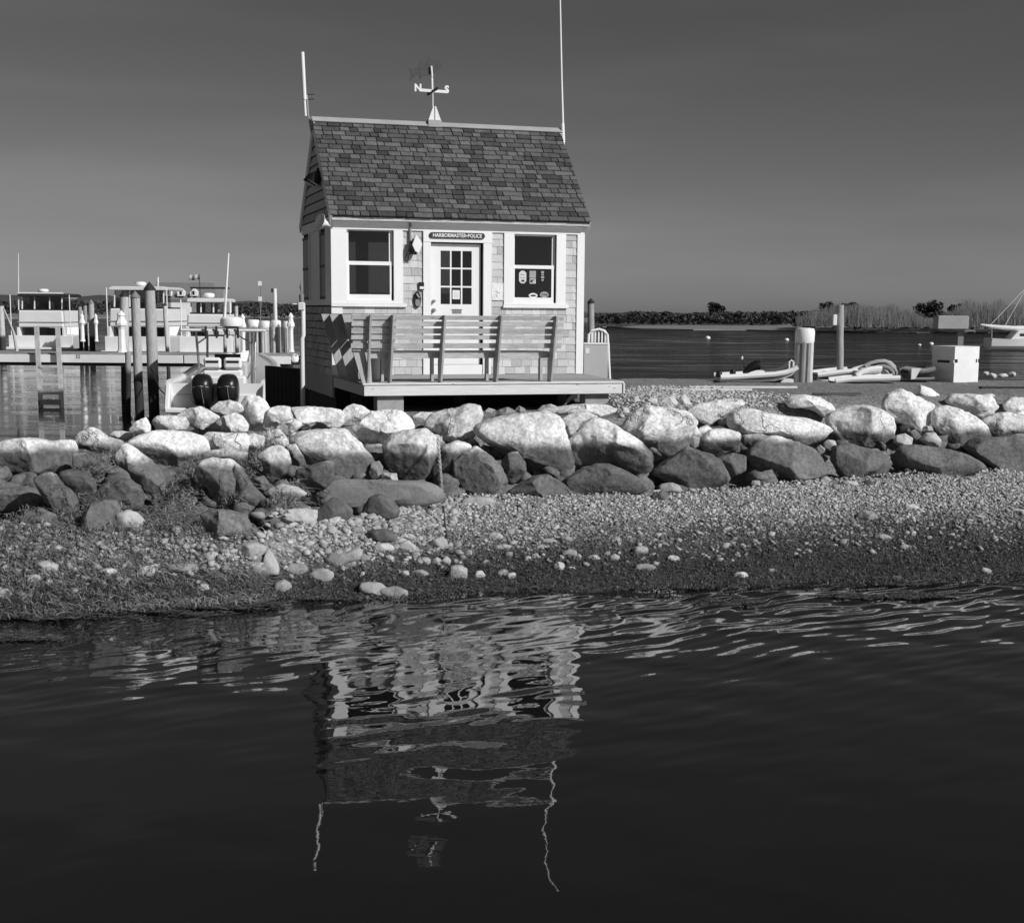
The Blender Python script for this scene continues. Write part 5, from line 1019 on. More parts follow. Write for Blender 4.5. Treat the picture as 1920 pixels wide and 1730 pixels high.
def cruiser(u, Y, beam, label, parms, rz=0.):
    b = at(u, 650, Y); b.z = 0; o = thing('cabin_cruiser', label, 'boat', b, rz, 'motor boats moored beyond the pier')
    L = beam*2.6; free, cz, wz, tz, cw = parms['free'], parms['cab'], parms['win'], parms['top'], parms['cw']
    S = hull_secs(L, beam, free, .4, .8); loft(S).build('hull', GEL, o, True)
    MB().box(-beam*.47, beam*.47, .02, L*.55, free-.06, free-.01).build('deck', GEL, o); MB().box(-beam*.5, beam*.5, -.03, .015, .12, free+.02).build('transom', GEL, o, bevel=.03)
    MB().box(-beam*.52, beam*.52, -.6, -.031, .06, .2).build('swim_platform', GEL, o, bevel=.03)
    MB().box(-cw*.46, cw*.46, .55, .6, free-.01, cz-.02).build('cockpit_bulkhead', DGLASS, o)
    for s_ in (-1, 1): MB().box(s_*cw*.5-.08, s_*cw*.5+.08, .06, .6, free-.01, cz).build('cockpit_side', GEL, o, bevel=.02)
    MB().prism([(-cw/2, cz), (cw/2, cz), (cw/2*.97, wz-.02), (-cw/2*.97, wz-.02)], .1, L*.5, 'y').build('cabin', GEL, o, bevel=.06)
    MB().box(-cw*.51, cw*.51, .06, L*.52, cz+(wz-cz)*.28, cz+(wz-cz)*.33).build('rub_rail', MID, o)
    ww = cw*.96
    MB().box(-ww*.48, ww*.48, .45, L*.42, wz-.02, wz+.06).build('dash', DARK, o)
    for f in (-1, -.38, .38, 1): MB().bar((f*ww*.46, .5, wz), (f*ww*.45, .62, tz), .06, .06).build('post', WHITE, o)
    for f0, f1 in ((-.96, -.42), (-.34, .34), (.42, .96)): MB().box(f0*ww*.46, f1*ww*.46, .55, .565, wz+.06, tz-.1).build('clear_curtain', GLASS, o)
    MB().box(-ww*.46, ww*.46, 1.9, 1.95, wz+.06, tz-.1).build('windshield', GLASS, o)
    MB().prism([(-cw*.52, tz), (-cw*.5, tz-.12), (cw*.5, tz-.12), (cw*.52, tz), (cw*.45, tz+.08), (-cw*.45, tz+.08)], .3, L*.42, 'y').build('hard_top', DARK if parms.get('dark') else GEL, o, bevel=.02)
    if parms.get('dark'): MB().box(-cw*.5, cw*.5, .28, .34, tz+.06, tz+.14).build('top_rail', GEL, o)
    MB().lathe([(.1, tz+.07), (.28, tz+.14), (.32, tz+.22), (.28, tz+.32), (.1, tz+.36)], (0, .9, 0), 16).build('radar_dome', WHITE, o, True)
    if parms.get('ant'): MB().tube([(-cw*.52, .5, wz), (-cw*.52+.12, .5, tz+parms['ant'])], .035, 6, .015).build('aerial', WHITE, o, True)
    for s_ in (-1, 1): MB().tube([(s_*beam*.46, .1, free), (s_*beam*.46, .1, tz)], .03, 6).build('rail_post', WHITE, o, True)
    for s_ in (-.5, .25): MB().box(s_-.15, s_+.25, .9, 1.3, wz+.06, wz+.55).build('helm_seat', WHITE, o, bevel=.05)
    return o
cruiser(77, 84, 3.75, 'white cabin cruiser with dark canopy and tall aerial, beyond the ladder', dict(free=.85, cab=1.35, win=2.35, top=3.25, cw=2.65, dark=1, ant=2.4), .03)
cruiser(258, 78, 3.6, 'white cruiser with pale hard top half hidden behind the tall pilings', dict(free=.95, cab=1.5, win=2.5, top=3.6, cw=3.1), -.03)
fb = cruiser(386, 72, 2.7, 'white flybridge boat with thin dark bimini before the distant building', dict(free=1.1, cab=1.6, win=2.25, top=2.95, cw=1.9), 0)
MB().box(-1.0, .75, 1.2, 2.6, 3.52, 3.60).build('bimini', DARK, fb); 
for x_ in (-.95, .7): MB().tube([(x_, 1.3, 3.0), (x_, 1.3, 3.55)], .03, 6).build('bimini_pole', MID, fb)
# console boat with two outboards, stern towards the rocks
b = at(408, 760, 31.5); b.z = 0
cb = thing('console_boat', 'white open console boat with T-top and two black outboard motors', 'boat', b, math.radians(4))
S = hull_secs(6.4, 2.25, .86, .4, .55); loft(S).build('hull', GEL, cb, True)
for s_ in (-1, 1):
    P = [(s_*(abs(q[6][0])-.09), q[6][1], q[6][2]+.01) for q in S[:-1]]
    MB().tube(P, .085, 8).build('gunwale', GEL, cb, True)
    MB().prism([(s_*.62, -.45), (s_*1.1, -.45), (s_*1.08, .05), (s_*.62, .05)], .22, .34, 'z').build('stern_platform', GEL, cb, bevel=.03)
    MB().prism([(-.42, .3), (.03, .34), (.03, .86), (-.12, .84)], s_*1.0, s_*1.12, 'x').build('stern_quarter', GEL, cb, bevel=.03)
MB().box(-.98, .98, .03, 5.2, .30, .34).build('cockpit_floor', GEL, cb); MB().box(-1.05, 1.05, -.03, .06, .12, .62).build('transom', GEL, cb, bevel=.02)
MB().box(-.62, .62, .08, .42, .34, 1.02).build('bait_station', GEL, cb, bevel=.05)
mbh = MB()
for x_ in (-.42, -.15, .13, .42): mbh.lathe([(.032, 0), (.032, .012)], (x_, .075, .88), 8)
mbh.v = [(p[0], .068, p[2]+.0) if False else p for p in mbh.v]
for x_ in (-.42, -.15, .13, .42): MB().lathe([(.03, 0), (.03, .012)], n=10).xf(Matrix.Translation((x_, .079, .9)) @ Matrix.Rotation(math.pi/2, 4, 'X')).build('rod_socket', BLACK, cb)
MB().box(-.45, .45, .9, 1.25, .34, 1.12).build('leaning_post', GEL, cb, bevel=.05); 
MB().box(-.42, -.02, .86, .95, 1.14, 1.40).build('seat_back', GEL, cb, bevel=.05); MB().box(.04, .44, .86, .95, 1.14, 1.40).build('seat_back', GEL, cb, bevel=.05)
MB().box(-.36, -.08, .85, .859, 1.28, 1.33).box(.1, .38, .85, .859, 1.28, 1.33).build('seat_slot', BLACK, cb)
MB().box(-.45, .45, 1.9, 2.7, .34, 1.25).build('console', M('console_grey', .5, .4, .05, 3, bump=0), cb, bevel=.06); MB().box(-.30, .30, 1.86, 1.9, 1.0, 1.45).build('instrument_panel', DGLASS, cb)
MB().bar((0, 1.84, 1.3), (0, 1.84, 1.30001), .3, .3) if False else None
TT = 1.98
MB().prism([(-.95, 1.0), (.98, 1.0), (.86, 3.1), (-.83, 3.1)], TT, TT+.06, 'z').build('t_top', GEL, cb, bevel=.02); MB().prism([(-.75, 1.03), (.78, 1.03), (.7, 2.9), (-.68, 2.9)], TT+.06, TT+.075, 'z').build('top_canvas', MID, cb)
for x_, yb, yt_ in ((-.62, 1.55, 1.3), (.62, 1.55, 1.3), (-.56, 2.5, 2.7), (.56, 2.5, 2.7)): MB().tube([(x_, yb, .34), (x_*1.0, yb, 1.2), (x_*1.02, yt_, TT+.01)], .028, 8).build('top_leg', METAL, cb, True)
for s_ in (-1, 1): MB().tube([(s_*.62, 1.55, 1.0), (s_*.56, 2.5, 1.1)], .022, 6).tube([(s_*.62, 1.4, 1.7), (s_*.2, 1.25, TT)], .018, 6).build('top_brace', METAL, cb, True)
for x_ in (-.36, -.12, .12, .36): MB().tube([(x_, .98, TT-.14), (x_, .94, TT+.12)], .026, 8).build('rod_holder', DARK, cb)
for x_ in (-.24, 0, .24): MB().box(x_-.09, x_+.09, .985, 1.03, TT-.08, TT+.04).build('life_vest_bag', CANVAS, cb, bevel=.02)
MB().lathe([(.25, 0), (.27, .05), (.25, .17), (.2, .21), (.03, .22)], (.14, 1.6, TT+.12), 20).build('radar_dome', WHITE, cb, True); MB().box(-.0, .28, 1.5, 1.75, TT+.07, TT+.13).build('dome_base', DARK, cb)
pA = at(437, 475, 33.0)-b; pA0 = at(427.5, 606, 33.0)-b; MB().tube([(pA0.x, 1.5, TT-.02), (pA.x, 1.5, pA.z)], .032, 8, .02).build('aerial', WHITE, cb, True)
MB().tube([(.82, 1.4, TT+.02), (.86, 1.4, TT+1.15)], .012, 6).build('spreader', GREY, cb, True); 
for z_ in (.7, 1.05): MB().box(.79, .87, 1.38, 1.42, TT+z_, TT+z_+.1).build('mast_fitting', WHITE, cb)
for x_ in (-.28, .28):
    def ring(y0, y1, z, w_, rnd=.35): return None
    secs = []
    for t_, w_, h_, zc_2 in ((0, .10, .30, .72), (.06, .19, .52, .72), (.2, .235, .70, .73), (.38, .24, .74, .74), (.52, .20, .64, .76), (.60, .10, .40, .78)):
        y = -.62+t_; secs.append([(x_+w_*np.sign(math.cos(a))*abs(math.cos(a))**.62, y, zc_2+h_/2*np.sign(math.sin(a))*abs(math.sin(a))**.7-(.06 if math.sin(a) > 0 else 0)*t_) for a in [2*math.pi*i/20 for i in range(21)]])
    m_ = loft(secs); m_.f.append(tuple(reversed(range(5*21, 6*21)))); mo = m_.build('outboard_motor', BLACK, cb, True)
    MB().prism([(-.5, -.4), (-.15, -.4), (-.12, .42), (-.52, .42)], x_-.07, x_+.07, 'x').build('leg', BLACK, mo, bevel=.02); MB().box(x_-.11, x_+.11, -.2, .0, .25, .6).build('mount', BLACK, mo, bevel=.02)
    MB().tube([(x_-.17, -.585, .80), (x_, -.63, .83), (x_+.17, -.585, .80)], .008, 6).build('trim_stripe', METAL, mo); MB().tube([(x_+.02, -.635, .8), (x_+.045, -.63, .6), (x_+.07, -.61, .45)], .008, 6).build('trim_stripe', METAL, mo)
tag(MB().tube([at(283, 690, 33.7), at(300, 730, 32.5), at(322, 752, 31.8), at(338, 757, 31.6)], .014, 6).build('mooring_line', DARK, None, True), 'dark mooring line from the tallest piling to the console boat', 'rope')
tag(MB().tube([at(7, 580, 79), at(16, 600, 70), at(26, 625, 55), at(32, 660, 40)], .05, 6).build('mooring_line', CANVAS, None, True), 'pale mooring line slanting down to the pier beside the cabin cruiser', 'rope')
# ------------------------------------------------------------------ the building over the harbour
YB = 170.
b0, b1 = at(288, 612, YB), at(413, 612, YB); bx0, bx1 = b0.x, b1.x; zb = 0.0; ze = at(350, 562, YB).z; zr = at(350, 530, YB+2.5).z
bl = thing('harbor_building', 'distant white building with grey roof and three dormers', 'building', ((bx0+bx1)/2, YB, 0)); hw_ = (bx1-bx0)/2
MB().box(-hw_, hw_, 0, 7, zb-.5, ze).build('wall', WHITE, bl)
MB().prism([(-.3, ze), (7.3, ze), (5.4, zr), (1.8, zr)], -hw_-.0, hw_*.55, 'x').build('roof', M('far_roof', .17, .9, .1, 2, bump=.05), bl)
MB().box(hw_*.55, hw_+.1, -.1, 7.1, ze, ze+.12).build('flat_roof', GREY, bl)
for u in (314.5, 339, 363):
    x_ = at(u, 550, YB-.2).x-bl.location.x; z0, z1 = at(u, 555, YB).z, at(u, 541, YB).z; dm = MB().prism([(x_-.42, z0), (x_+.42, z0), (x_+.42, z1-.4), (x_, z1), (x_-.42, z1-.4)], -.25, 2.5, 'y').build('dormer', WHITE, bl)
    MB().box(x_-.13, x_+.13, -.27, -.24, z0+.15, z1-.3).build('pane', DGLASS, dm)
for u in (296.5, 302, 316, 321): x_ = at(u, 580, YB).x-bl.location.x; w_ = MB().box(x_-.17, x_+.17, -.04, .0, at(u, 586, YB).z, at(u, 576, YB).z).build('window', DGLASS, bl)
x_ = at(343, 590, YB).x-bl.location.x; MB().box(x_-.35, x_+.35, -.04, 0, 1.3, at(343, 585, YB).z).build('doorway', GREY, bl)
MB().tube([(-hw_+.7, -.3, ze-.2), (-hw_+.75, -.3, at(300, 520, YB).z)], .09, 6).build('pole', WHITE, bl)
b = at(378, 562, 150.); fg = thing('flag_pole', 'thin flag pole flying a pale striped flag above the distant building', 'flag', (b.x, b.y, 0)); tp = at(373.5, 514, 150.)-Vector((b.x, b.y, 0))
MB().tube([(0, 0, -.5), tp], .04, 6).build('pole', DARK, fg)
mb = MB(); N_ = 10; z1 = tp.z; z0 = z1-.55
for i in range(N_+1): xx = tp.x-i*.105; yy = .12*math.sin(i*1.1); dz = -.012*i+.03*math.sin(i*.9); mb.v += [(xx, yy, z0+dz), (xx, yy, z1+dz)]
mb.f = [(2*i, 2*i+2, 2*i+3, 2*i+1) for i in range(N_)]; o = mb.build('cloth', MID, fg, True); o.modifiers.new('thick', 'SOLIDIFY').thickness = .02
# ------------------------------------------------------------------ things on the land right of the office
b = at(1115, 706.5, 25.0); zg = float(terrain(1.5, 24.))
MB0 = lambda: MB()
cbx = thing('metal_cabinet', 'pale grey flat cabinet standing beside the office corner', 'cabinet', (b.x, 24.7, zg), .05)
sx = 24.7/F; h_ = at(1115, 645, 24.7).z-zg
MB().box(-24*sx, 21*sx, -.1, .2, 0, h_).build('body', M('cabinet_paint', .45, .5, .05, 4, bump=.02, dirt=.1), cbx, bevel=.008); MB().box(-24*sx, 21.5*sx, -.11, .21, h_, h_+.02).build('top', WHITE, cbx)
MB().lathe([(.033, 0), (.033, .02)], n=14).xf(Matrix.Translation((-3*sx, -.1, .06)) @ Matrix.Rotation(math.pi/2, 4, 'X')).build('round_plug', WHITE, cbx); MB().box(-21*sx, -14*sx, -.106, -.1, h_-.16, h_-.07).build('label', PAPER, cbx)
pc = thing('plastic_chair', 'white slat-back plastic chair standing behind the grey cabinet', 'chair', (at(1122, 700, 25.0).x, 24.98, zg), -.1); g = 24.98/F; ht = at(1122, 617, 24.98).z-zg
P = [(-20*g, 0, ht*.72), (-19*g, -.01, ht*.90), (-14*g, -.02, ht*.97), (0, -.03, ht), (10*g, -.02, ht*.97), (15.5*g, -.01, ht*.90), (17*g, 0, ht*.72)]
MB().tube(P, .022, 8).build('back_rim', WHITE, pc, True)
for i in range(5): x_ = (-13+i*6.2)*g; MB().box(x_-.014, x_+.014, -.02, -.01, ht*.5, ht*.96).build('back_slat', WHITE, pc, bevel=.003)
MB().box(-19*g, 17*g, -.02, .42, ht*.46, ht*.50).build('seat', WHITE, pc, bevel=.01)
for x_, y_, dx in ((17*g, 0, .05), (-20*g, 0, -.05), (16*g, .4, .04), (-19*g, .4, -.04)): MB().tube([(x_+dx, y_-.02, 0), (x_, y_, ht*.74)], .02, 6).build('leg', WHITE, pc, True)
pile(1575.5, 572, 1575.5, 706, 25.1, 13, 'tall thin pale post standing among the dinghies', cap=False, name='mooring_post', zb=1.0, mat=M('pale_pile', .34, .85, .25, 7, (7, 7, .7), .4))
o = bpy.data.objects[-1] if False else None
q = at(1565, 600, 25.0); tag(place(MB().box(-.035, .03, -.05, .06, -.09, .095).build('meter_box', WHITE, None, bevel=.006), q), 'small pale box fixed to the tall thin post', 'box')
# white dock box with hand slots and the shelf sign behind it
YX = 24.6
b = at(1811, 709, YX); g = YX/F; zg = float(terrain(b.x, b.y)); hb = at(1811, 651, YX).z-zg
db = thing('dock_box', 'white square box with hand holes on the land edge', 'box', (b.x, YX, zg), math.radians(24))
W2 = 29*g
mb = MB(); holed(-W2, W2, 0, hb, [(-W2+.0, -W2+.07, hb*.56, hb*.66), (W2-.07, W2, hb*.56, hb*.66)], lambda a0, a1, z0, z1: mb.box(a0, a1, 0, .02, z0, z1)); mb.build('front_panel', WHITE, db)
MB().box(-W2, -W2+.02, .021, .55, 0, hb).build('side_panel', WHITE, db); MB().box(W2-.02, W2, .021, .55, 0, hb).build('side_panel', WHITE, db); MB().box(-W2, W2, .551, .57, 0, hb).build('back_panel', WHITE, db); MB().box(-W2-.005, W2+.005, -.005, .575, hb, hb+.015).build('lid', WHITE, db, bevel=.004)
MB().box(-W2+.022, W2-.022, .022, .04, .01, hb-.01).build('liner', DARK, db)
for s_ in (-1, 1): MB().box(s_*W2-.012, s_*W2+.012, .12, .42, hb*.55, hb*.62).build('handle', DARK, db)
YS = 26.2; b = at(1797, 690, YS); g = YS/F
st = thing('grill_box', 'grey box on a pole with side shelf behind the white dock box', 'stand', (b.x, YS, -.5), 0)
zz = lambda v: at(1790, v, YS).z+.5
MB().box(-.055, .055, -.04, .04, 0, zz(619)).build('pole', GREY, st, bevel=.006); xw = lambda u: at(u, 600, YS).x-b.x
MB().box(xw(1753), xw(1811), -.18, .12, zz(617.5), zz(592)).build('hood', MID, st, bevel=.015); MB().box(xw(1785), xw(1826), -.12, .1, zz(621), zz(618.5)).build('shelf', GREY, st)
# ------------------------------------------------------------------ dinghies on the land edge
DG = 24.5; g = DG/F
def dinghy(name, label, pts_top, pts_bot, Y, depth, mats, cat='dinghy'):
    T0 = at(*pts_bot[len(pts_bot)//2], Y); zg = float(terrain(T0.x, T0.y)); o = thing(name, label, cat, (T0.x, Y, zg), 0, 'small boats pulled up on the land edge')
    A = [at(u, v, Y)-o.location for u, v in pts_top]; Bm = [at(u, v, Y)-o.location for u, v in pts_bot]
    for i, dy in enumerate((-depth/2, depth/2)):
        MB().tube([p+Vector((0, dy, -.02)) for p in A], .045, 8).build('side_tube', mats[0], o, True)
    secs = [[(a.x, -depth/2, a.z-.03), (c.x, -depth*.3, c.z), (c.x, depth*.3, c.z), (a.x, depth/2, a.z-.03)] for a, c in zip(A, Bm)]
    m_ = loft(secs); m_.f.append(tuple(reversed(range(4*(len(A)-1), 4*len(A))))); m_.build('hull', mats[1], o, True)
    MB().tube([p+Vector((0, -depth*.42, .02)) for p in Bm], .025, 8).build('rub_strake', mats[0], o, True)
    for k in (.3, .62): i = int(k*(len(A)-1)); MB().box(A[i].x-.07, A[i].x+.07, -depth/2, depth/2, A[i].z-.05, A[i].z-.02).build('thwart', mats[0], o)
    return o
d1 = dinghy('inflatable_dinghy', 'long white dinghy with grey side stripe and upturned bow', [(1345, 703), (1360, 702.5), (1390, 701), (1420, 699), (1445, 697.5), (1465, 694), (1480, 689), (1487, 684)], [(1345, 714), (1360, 714.5), (1390, 714.5), (1420, 714), (1445, 712), (1462, 708), (1476, 702), (1484, 694)], 24.3, .8, (WHITE, MID))
lz = d1.location
for u, v, s_ in ((1348, 702, .06), (1374, 698, .055)): q = at(u, v, 24.2)-lz; MB().lathe([(s_*.9, -s_*.8), (s_, 0), (s_*.8, s_*.7), (s_*.3, s_)], q, 10).build('cleat_block', BLACK, d1, True)
q0, q1, q2 = at(1394, 700, 24.2)-lz, at(1406, 690, 24.2)-lz, at(1417, 685, 24.2)-lz
MB().tube([q0, q1, q2, q2+Vector((.07, 0, .0))], [.03, .07, .085, .08], 12).build('outboard_motor', BLACK, d1, True)
q = at(1483, 685, 24.2)-lz; MB().tube([q+Vector((-.03, 0, -.1)), q+Vector((-.03, 0, .06)), q+Vector((.0, 0, .09)), q+Vector((.04, 0, .06)), q+Vector((.04, 0, -.1))], .016, 8).build('bow_handle', WHITE, d1, True)
MB().box(at(1462, 716, 24.2).x-lz.x, at(1486, 716, 24.2).x-lz.x, -.2, .2, 0, .06).build('chock', CANVAS, d1)
fr_ = thing('fishing_rod', 'thin fishing rod with pale reel leaning up from the white dinghy', 'rod', at(1399, 702, 24.3)); Lr = fr_.location
MB().tube([Vector((0, 0, 0)), at(1392, 672, 24.3)-Lr, at(1377, 628, 24.3)-Lr], [.009, .008, .003], 6).build('rod', DARK, fr_); q = at(1391.5, 671, 24.3)-Lr; MB().lathe([(.01, -.03), (.02, 0), (.01, .03)], q, 8).build('reel', WHITE, fr_, True)
d2 = dinghy('rowing_dinghy', 'flat white dinghy lying low behind the tall thin post', [(1524, 699), (1540, 697), (1560, 694.5), (1580, 692.5), (1598, 692)], [(1524, 712), (1540, 714), (1560, 714), (1580, 712), (1598, 704)], 25.2, .8, (WHITE, GREY))
d3 = dinghy('rowing_dinghy', 'overturned pale skiff wedged against the round inflatable', [(1598, 700), (1610, 692), (1625, 688), (1636, 687), (1645, 687.5)], [(1600, 714), (1612, 711), (1625, 708), (1636, 706), (1645, 703)], 24.7, .6, (WHITE, CANVAS))
d4 = thing('inflatable_dinghy', 'round-bowed grey inflatable with dark rubbing band tipped on its side', 'dinghy', at(1660, 712, 24.9), 0, 'small boats pulled up on the land edge'); L4 = d4.location
arc = [(1622, 688), (1632, 683), (1645, 679.5), (1658, 678.5), (1668, 682), (1675, 689), (1678, 698), (1676, 706)]
MB().tube([at(u, v, 24.9)-L4 for u, v in arc], .055, 10).build('outer_tube', MID, d4, True); MB().tube([at(u-.3, v+2.5, 24.85)-L4+Vector((0, -.035, 0)) for u, v in arc[1:]], .02, 8).build('rubbing_band', BLACK, d4, True)
MB().tube([at(u-4, v+8, 24.9)-L4+Vector((0, -.08, 0)) for u, v in arc[2:]], .045, 10).build('inner_tube', GREY, d4, True)
MB().prism([(p.x, p.z) for p in [at(u, v, 24.9)-L4 for u, v in ((1630, 708), (1645, 690), (1662, 690), (1672, 708))]], .0, .03, 'y').build('floor_panel', CANVAS, d4)
d5 = dinghy('rowing_dinghy', 'long low white kayak lying in front of the round inflatable', [(1560, 711), (1590, 707), (1620, 706), (1650, 706), (1680, 705)], [(1560, 715), (1590, 715.5), (1620, 715), (1650, 714), (1680, 712)], 24.2, .5, (WHITE, WHITE), 'kayak')
d6 = dinghy('rowing_dinghy', 'small dark wooden tub boat draped with a white cloth beside the dock box', [(1696, 695), (1708, 690), (1722, 692), (1736, 690), (1744, 687)], [(1699, 710), (1710, 711), (1722, 711), (1736, 711), (1744, 710)], 24.7, .6, (GREY, M('dark_boat_wood', .10, .8, .3, 6, bump=.2)))
q = at(1713, 700, 24.35)-d6.location; MB().prism([(q.x-.05, q.z-.1), (q.x+.02, q.z-.09), (q.x+.11, q.z+.09), (q.x-.05, q.z+.09)], -.40, -.36, 'y').build('cloth', CANVAS, d6)
rr = random.Random(77)
for i, (u, v, w_2) in enumerate(((1849, 700, 12), (1861, 705, 17), (1881, 704, 22), (1898, 702, 15))):
    tag(pxrock(u, v, w_2, 8+3*(i % 2), 900+i, MATS['bright_stone'], name='edge_stone', sub=3), 'pale lump of rock on the land edge beside the white dock box', 'stone', 'stones on the land edge by the dock box')
pk = at(1895, 721, 22.6); tag(place(MB().box(-.5, .5, -.06, .06, 0, .035).build('timber_plank', DARK, None, bevel=.004), (pk.x, pk.y, float(terrain(pk.x, pk.y))-.004), .1), 'dark plank lying flat on the land near the dock box', 'plank')
for i, (u, v, Y, l_) in enumerate(((1330, 733, 21.2, 1.3), (1400, 728, 22.5, 1.6), (1570, 741, 20.6, .7))):
    p = hit(u, v); tag(place(MB().bar((-l_/2, 0, .015), (l_/2, .08, .02), .05, .03).build('driftwood', CANVAS if i < 2 else BARK, None), (p.x, p.y, float(terrain(p.x, p.y)))), ('thin bleached board lying on the gravel beside the deck end', 'long bleached board lying before the white dinghy', 'dark driftwood stick behind the big rounded boulder')[i], 'driftwood')
# ------------------------------------------------------------------ buoys, sailing boat
for u, v, r_, lab in ((1327, 632.5, .22, 'white ball buoy afloat beyond the fishing rod'), (1475, 636, .2, 'white ball buoy afloat beside the capped timber bundle'), (1746, 643.5, .2, 'rounder white buoy of the pair off the dock box'), (1724, 645.5, .15, 'low white buoy of the pair off the dock box')):
    p = atz(u, v+2, WLV); k = r_*.8*p.y/95; tag(place(MB().lathe([(k*.3, -k*.7), (k*.9, -k*.3), (k, .1*k), (k*.85, k*.55), (k*.4, k*.85), (k*.05, k*.9)], n=14).build('mooring_buoy', WHITE, None, True), p), lab, 'buoy')
b = at(1930, 651, 107); b.z = 0
sb = thing('sailing_boat', 'white sailing boat with covered boom moored off the far shore', 'boat', b, math.radians(0)); g = 107/F; ux = lambda u: (u-1930)*g; vz = lambda v: at(1900, v, 107).z
S = []
for i in range(9):
    t_ = i/8; x_ = ux(1852)+t_*7.2; w_ = 1.15*math.sin(math.pi*min(1, .32+.68*t_)) if t_ < 1 else .03; zs = vz(636)+.12*(2*t_-.8)**2
    S.append([(x_, -w_, zs), (x_, -w_*.9, .2), (x_, 0, -.35), (x_, w_*.9, .2), (x_, w_, zs)])
m_ = loft(S); m_.build('hull', GEL, sb, True); MB().prism([(ux(1853), -.9), (ux(1900), -1.05), (ux(1985), -1.0), (ux(2050), 0), (ux(1985), 1.0), (ux(1900), 1.05), (ux(1853), .9)], vz(637), vz(635.5), 'z').build('deck', GEL, sb)
MB().prism([(ux(1888), vz(636)), (ux(1902), vz(619)), (ux(1975), vz(621)), (ux(1990), vz(636))], -.7, .7, 'y').build('cabin', CANVAS, sb, bevel=.05)
MB().box(ux(1905), ux(1925), -.72, -.70, vz(630), vz(625)).build('cabin_window', DGLASS, sb)
MB().tube([(ux(1837), 0, vz(609)), (ux(1860), 0, vz(612.5)), (ux(1900), 0, vz(616)), (ux(1975), 0, vz(614))], [.06, .14, .2, .22], 10).build('boom_cover', CANVAS, sb, True)
MB().tube([(ux(1978), 0, vz(636)), (ux(1978), 0, vz(330))], .09, 10).build('mast', WHITE, sb, True); MB().tube([(ux(1859), 0, vz(636)), (ux(1858), 0, vz(616))], .05, 6).build('boom_crutch', GREY, sb)
for u, v in ((1855, 610), (1882, 611)): MB().tube([(ux(u), 0, vz(v)), (ux(1978), 0, vz(470 if u == 1855 else 420))], .02, 5).build('rigging', CANVAS, sb)
# ------------------------------------------------------------------ far shores
def shore(name, us, vs_, Y2, h, mat):
    mb = MB(); n = len(us)
    for u, v in zip(us, vs_): p = atz(u, v, 0.); q = Vector((p.x*Y2/p.y, Y2, h)); m_ = p.lerp(q, .35); mb.v += [(p.x, p.y, -.3), (p.x, p.y, .02), (m_.x, m_.y, h*.7), tuple(q)]
    for i in range(n-1):
        for j in range(3): mb.f.append((i*4+j, i*4+j+1, i*4+4+j+1, i*4+4+j))
    o = mb.build(name, mat, None, True); o['kind'] = 'structure'; return o
SAND = M('far_sand', .20, .9, .25, .12, (1, 3, 1), .1, world=True)
shore('far_shore', (1085, 1140, 1200, 1300, 1400, 1480, 1560, 1640, 1720, 1800, 1900, 2000, 2150), (613, 612, 616, 617.5, 618, 620, 621, 622, 623, 622, 623, 623, 623), 330, 1.1, SAND)
def leaves(n, fn, size, seed, upright=.0):
    r = np.random.RandomState(seed); P = fn(r, n); s = size*np.exp(.35*r.randn(n)); A = r.randn(n, 3); A /= np.linalg.norm(A, axis=1)[:, None]; Bv = np.cross(A, r.randn(n, 3)); Bv /= np.linalg.norm(Bv, axis=1)[:, None]
    q = np.stack([P-A*s[:, None], P-Bv*.6*s[:, None], P+A*s[:, None], P+Bv*.6*s[:, None]], 1); return q.reshape(-1, 3), np.arange(4*n).reshape(-1, 4)
def hedge(r, n):
    u = r.uniform(1100, 2000, n); Y = np.where(u < 1480, r.uniform(236, 262, n), r.uniform(200, 222, n)); base = 1.0
    top = np.interp(u, [1100, 1140, 1200, 1260, 1340, 1400, 1480, 1540, 1560, 1590, 1640, 1700, 1740, 1770, 1800, 1900, 2000], [588, 587, 584, 587, 584, 584, 582, 579, 576, 578, 582, 586, 580, 584, 577, 575, 575])
    nz_ = vnoise(u*.05, Y*.05, 61, 4, 1.)*9-4.5
    x = (u-960)/F*Y; zt_2 = CAMZ+(587.5-(top-nz_))*Y/F; z = base-.4+(zt_2-base)*r.rand(n)**.75
    return np.stack([x, Y, np.maximum(z, .6)], 1)
V, Fc = leaves(26000, hedge, .26, 3); tag(from_np('shore_thicket', V, Fc, LEAF, 'stuff'), 'dark scrub and bushes lining the far shore', 'bushes')
def reeds(seed, n):
    r = np.random.RandomState(seed); u = r.uniform(1488, 2000, n); Y = r.uniform(188, 204, n); x = (u-960)/F*Y
    h = np.interp(u, [1488, 1560, 1680, 1720, 1760, 1800, 2000], [1.2, 2.6, 2.3, 1.2, 1.6, 3.0, 3.1])*r.uniform(.35, 1.1, n)*(.6+.8*vnoise(u*.05, Y*.1, 81, 3, 1.)); ln = r.randn(n)*.3; w_ = r.uniform(.015, .05, n); z0 = np.full(n, .8)
    q = np.stack([np.stack([x-w_, Y, z0], 1), np.stack([x+w_, Y, z0], 1), np.stack([x+ln+w_*.5, Y, z0+h], 1), np.stack([x+ln-w_*.5, Y, z0+h], 1)], 1); return q.reshape(-1, 3), np.arange(4*n).reshape(-1, 4)
V, Fc = reeds(5, 11000); tag(from_np('shore_reeds', V, Fc, REED, 'stuff'), 'pale tall reeds along the far shore', 'reeds')
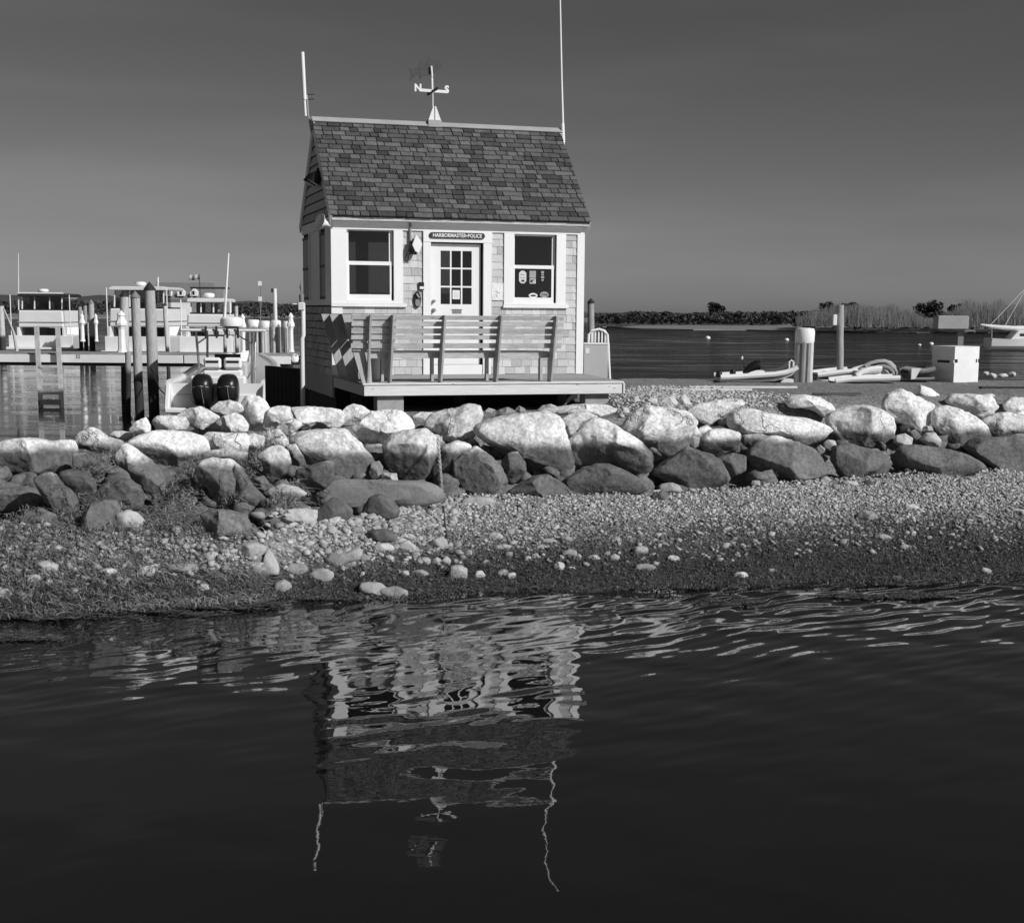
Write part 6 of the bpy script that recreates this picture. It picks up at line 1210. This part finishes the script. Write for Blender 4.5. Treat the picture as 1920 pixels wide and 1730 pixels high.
def far_tree(u, vt_, wpx, Y, label, seed, tiers=0):
    b = at(u, 600, Y); b.z = .9; h = at(u, vt_, Y).z-.9; o = thing('shore_tree', label, 'tree', b, 0, 'trees on the far shore'); R = wpx*Y/F/2; r0 = random.Random(seed)
    mb = MB().tube([(0, 0, -.3), (.1, 0, h*.5), (0, 0, h*.9)], .16, 7, .05)
    for k in range(5): a = r0.uniform(0, 6.28); z_ = h*r0.uniform(.45, .8); mb.tube([(0, 0, z_), (R*.6*math.cos(a), R*.6*math.sin(a), z_+.25)], .06, 5, .02)
    mb.build('trunk', BARK, o)
    blobs = [(r0.uniform(-.7, .7)*R, r0.uniform(-.5, .5)*R, h*r0.uniform(.55, .92), R*r0.uniform(.25, .5)) for _ in range(9)]
    if tiers: blobs = [(dx*R, 0, h*z_, R*s_) for dx, z_, s_ in ((-.5, .95, .35), (-.2, .93, .3), (.1, .9, .35), (-.55, .80, .35), (-.1, .78, .5), (.3, .80, .35), (.6, .76, .3), (-.4, .62, .5), (.1, .6, .55), (.7, .70, .28))]
    def fn(r, n):
        i = r.randint(0, len(blobs), n); Bq = np.array(blobs)[i]; d = r.randn(n, 3); d /= np.linalg.norm(d, axis=1)[:, None]; d *= (r.rand(n, 1)**.45)*Bq[:, 3:]; d[:, 2] *= .5 if tiers else .75; return Bq[:, :3]+d
    V, Fc = leaves(1300, fn, .16, seed); c = from_np('crown', V, Fc, LEAF); c.parent = o; return o
far_tree(1342, 568, 36, 240, 'lone flat-layered cedar rising above the far scrub', 3, 1)
far_tree(1252, 583, 18, 240, 'low rounded shrub tree left of the lone cedar', 9)
far_tree(1552, 568, 40, 212, 'dark spreading tree behind the tall thin post', 4); far_tree(1592, 567, 50, 214, 'dark wide tree just right of the tall thin post', 5)
far_tree(1738, 566, 60, 210, 'dark dome-shaped tree above the reed gap', 6); far_tree(1797, 570, 46, 209, 'dark tree behind the grey box on the pole', 7)
def hillmesh(name, prof, Y, mat):
    mb = MB()
    for u, v in prof: p = at(u, v, Y); q = Vector((p.x*.97, Y*.97, -1)); bq = Vector((p.x*1.05, Y*1.05, -1)); mb.v += [tuple(q), (p.x, p.y, max(p.z, .5)), tuple(bq)]
    for i in range(len(prof)-1):
        for j in range(2): mb.f.append((3*i+j, 3*i+j+1, 3*i+4+j, 3*i+3+j))
    o = mb.build(name, mat, None, True); o['kind'] = 'structure'; return o
hillmesh('hills', [(-160, 556), (-60, 551), (20, 553), (90, 555), (140, 562), (152, 556), (185, 553), (206, 554), (235, 562), (290, 570), (380, 572), (430, 566), (470, 564), (500, 568), (530, 576), (580, 578), (680, 580)], 1500, HILL)
def lowland(r, n):
    u = r.uniform(-120, 640, n); Y = r.uniform(420, 470, n); nz_ = vnoise(u*.04, Y*.02, 71, 4, 1.)*10; x = (u-960)/F*Y; zt_2 = CAMZ+(578.5-(594-nz_*1.1))*Y/F; return np.stack([x, Y, .2+(np.maximum(zt_2+3.3, .4))*r.rand(n)**.7*1.0], 1)
V, Fc = leaves(9000, lowland, .5, 8); tag(from_np('distant_woodland', V, Fc, LEAF, 'stuff'), 'dark low woodland across the harbour below the hills', 'trees')
MBs = shore('distant_shore', (-160, 0, 150, 300, 450, 600, 700), (596, 596, 596, 595, 594, 593, 592), 700, 1.5, SAND)
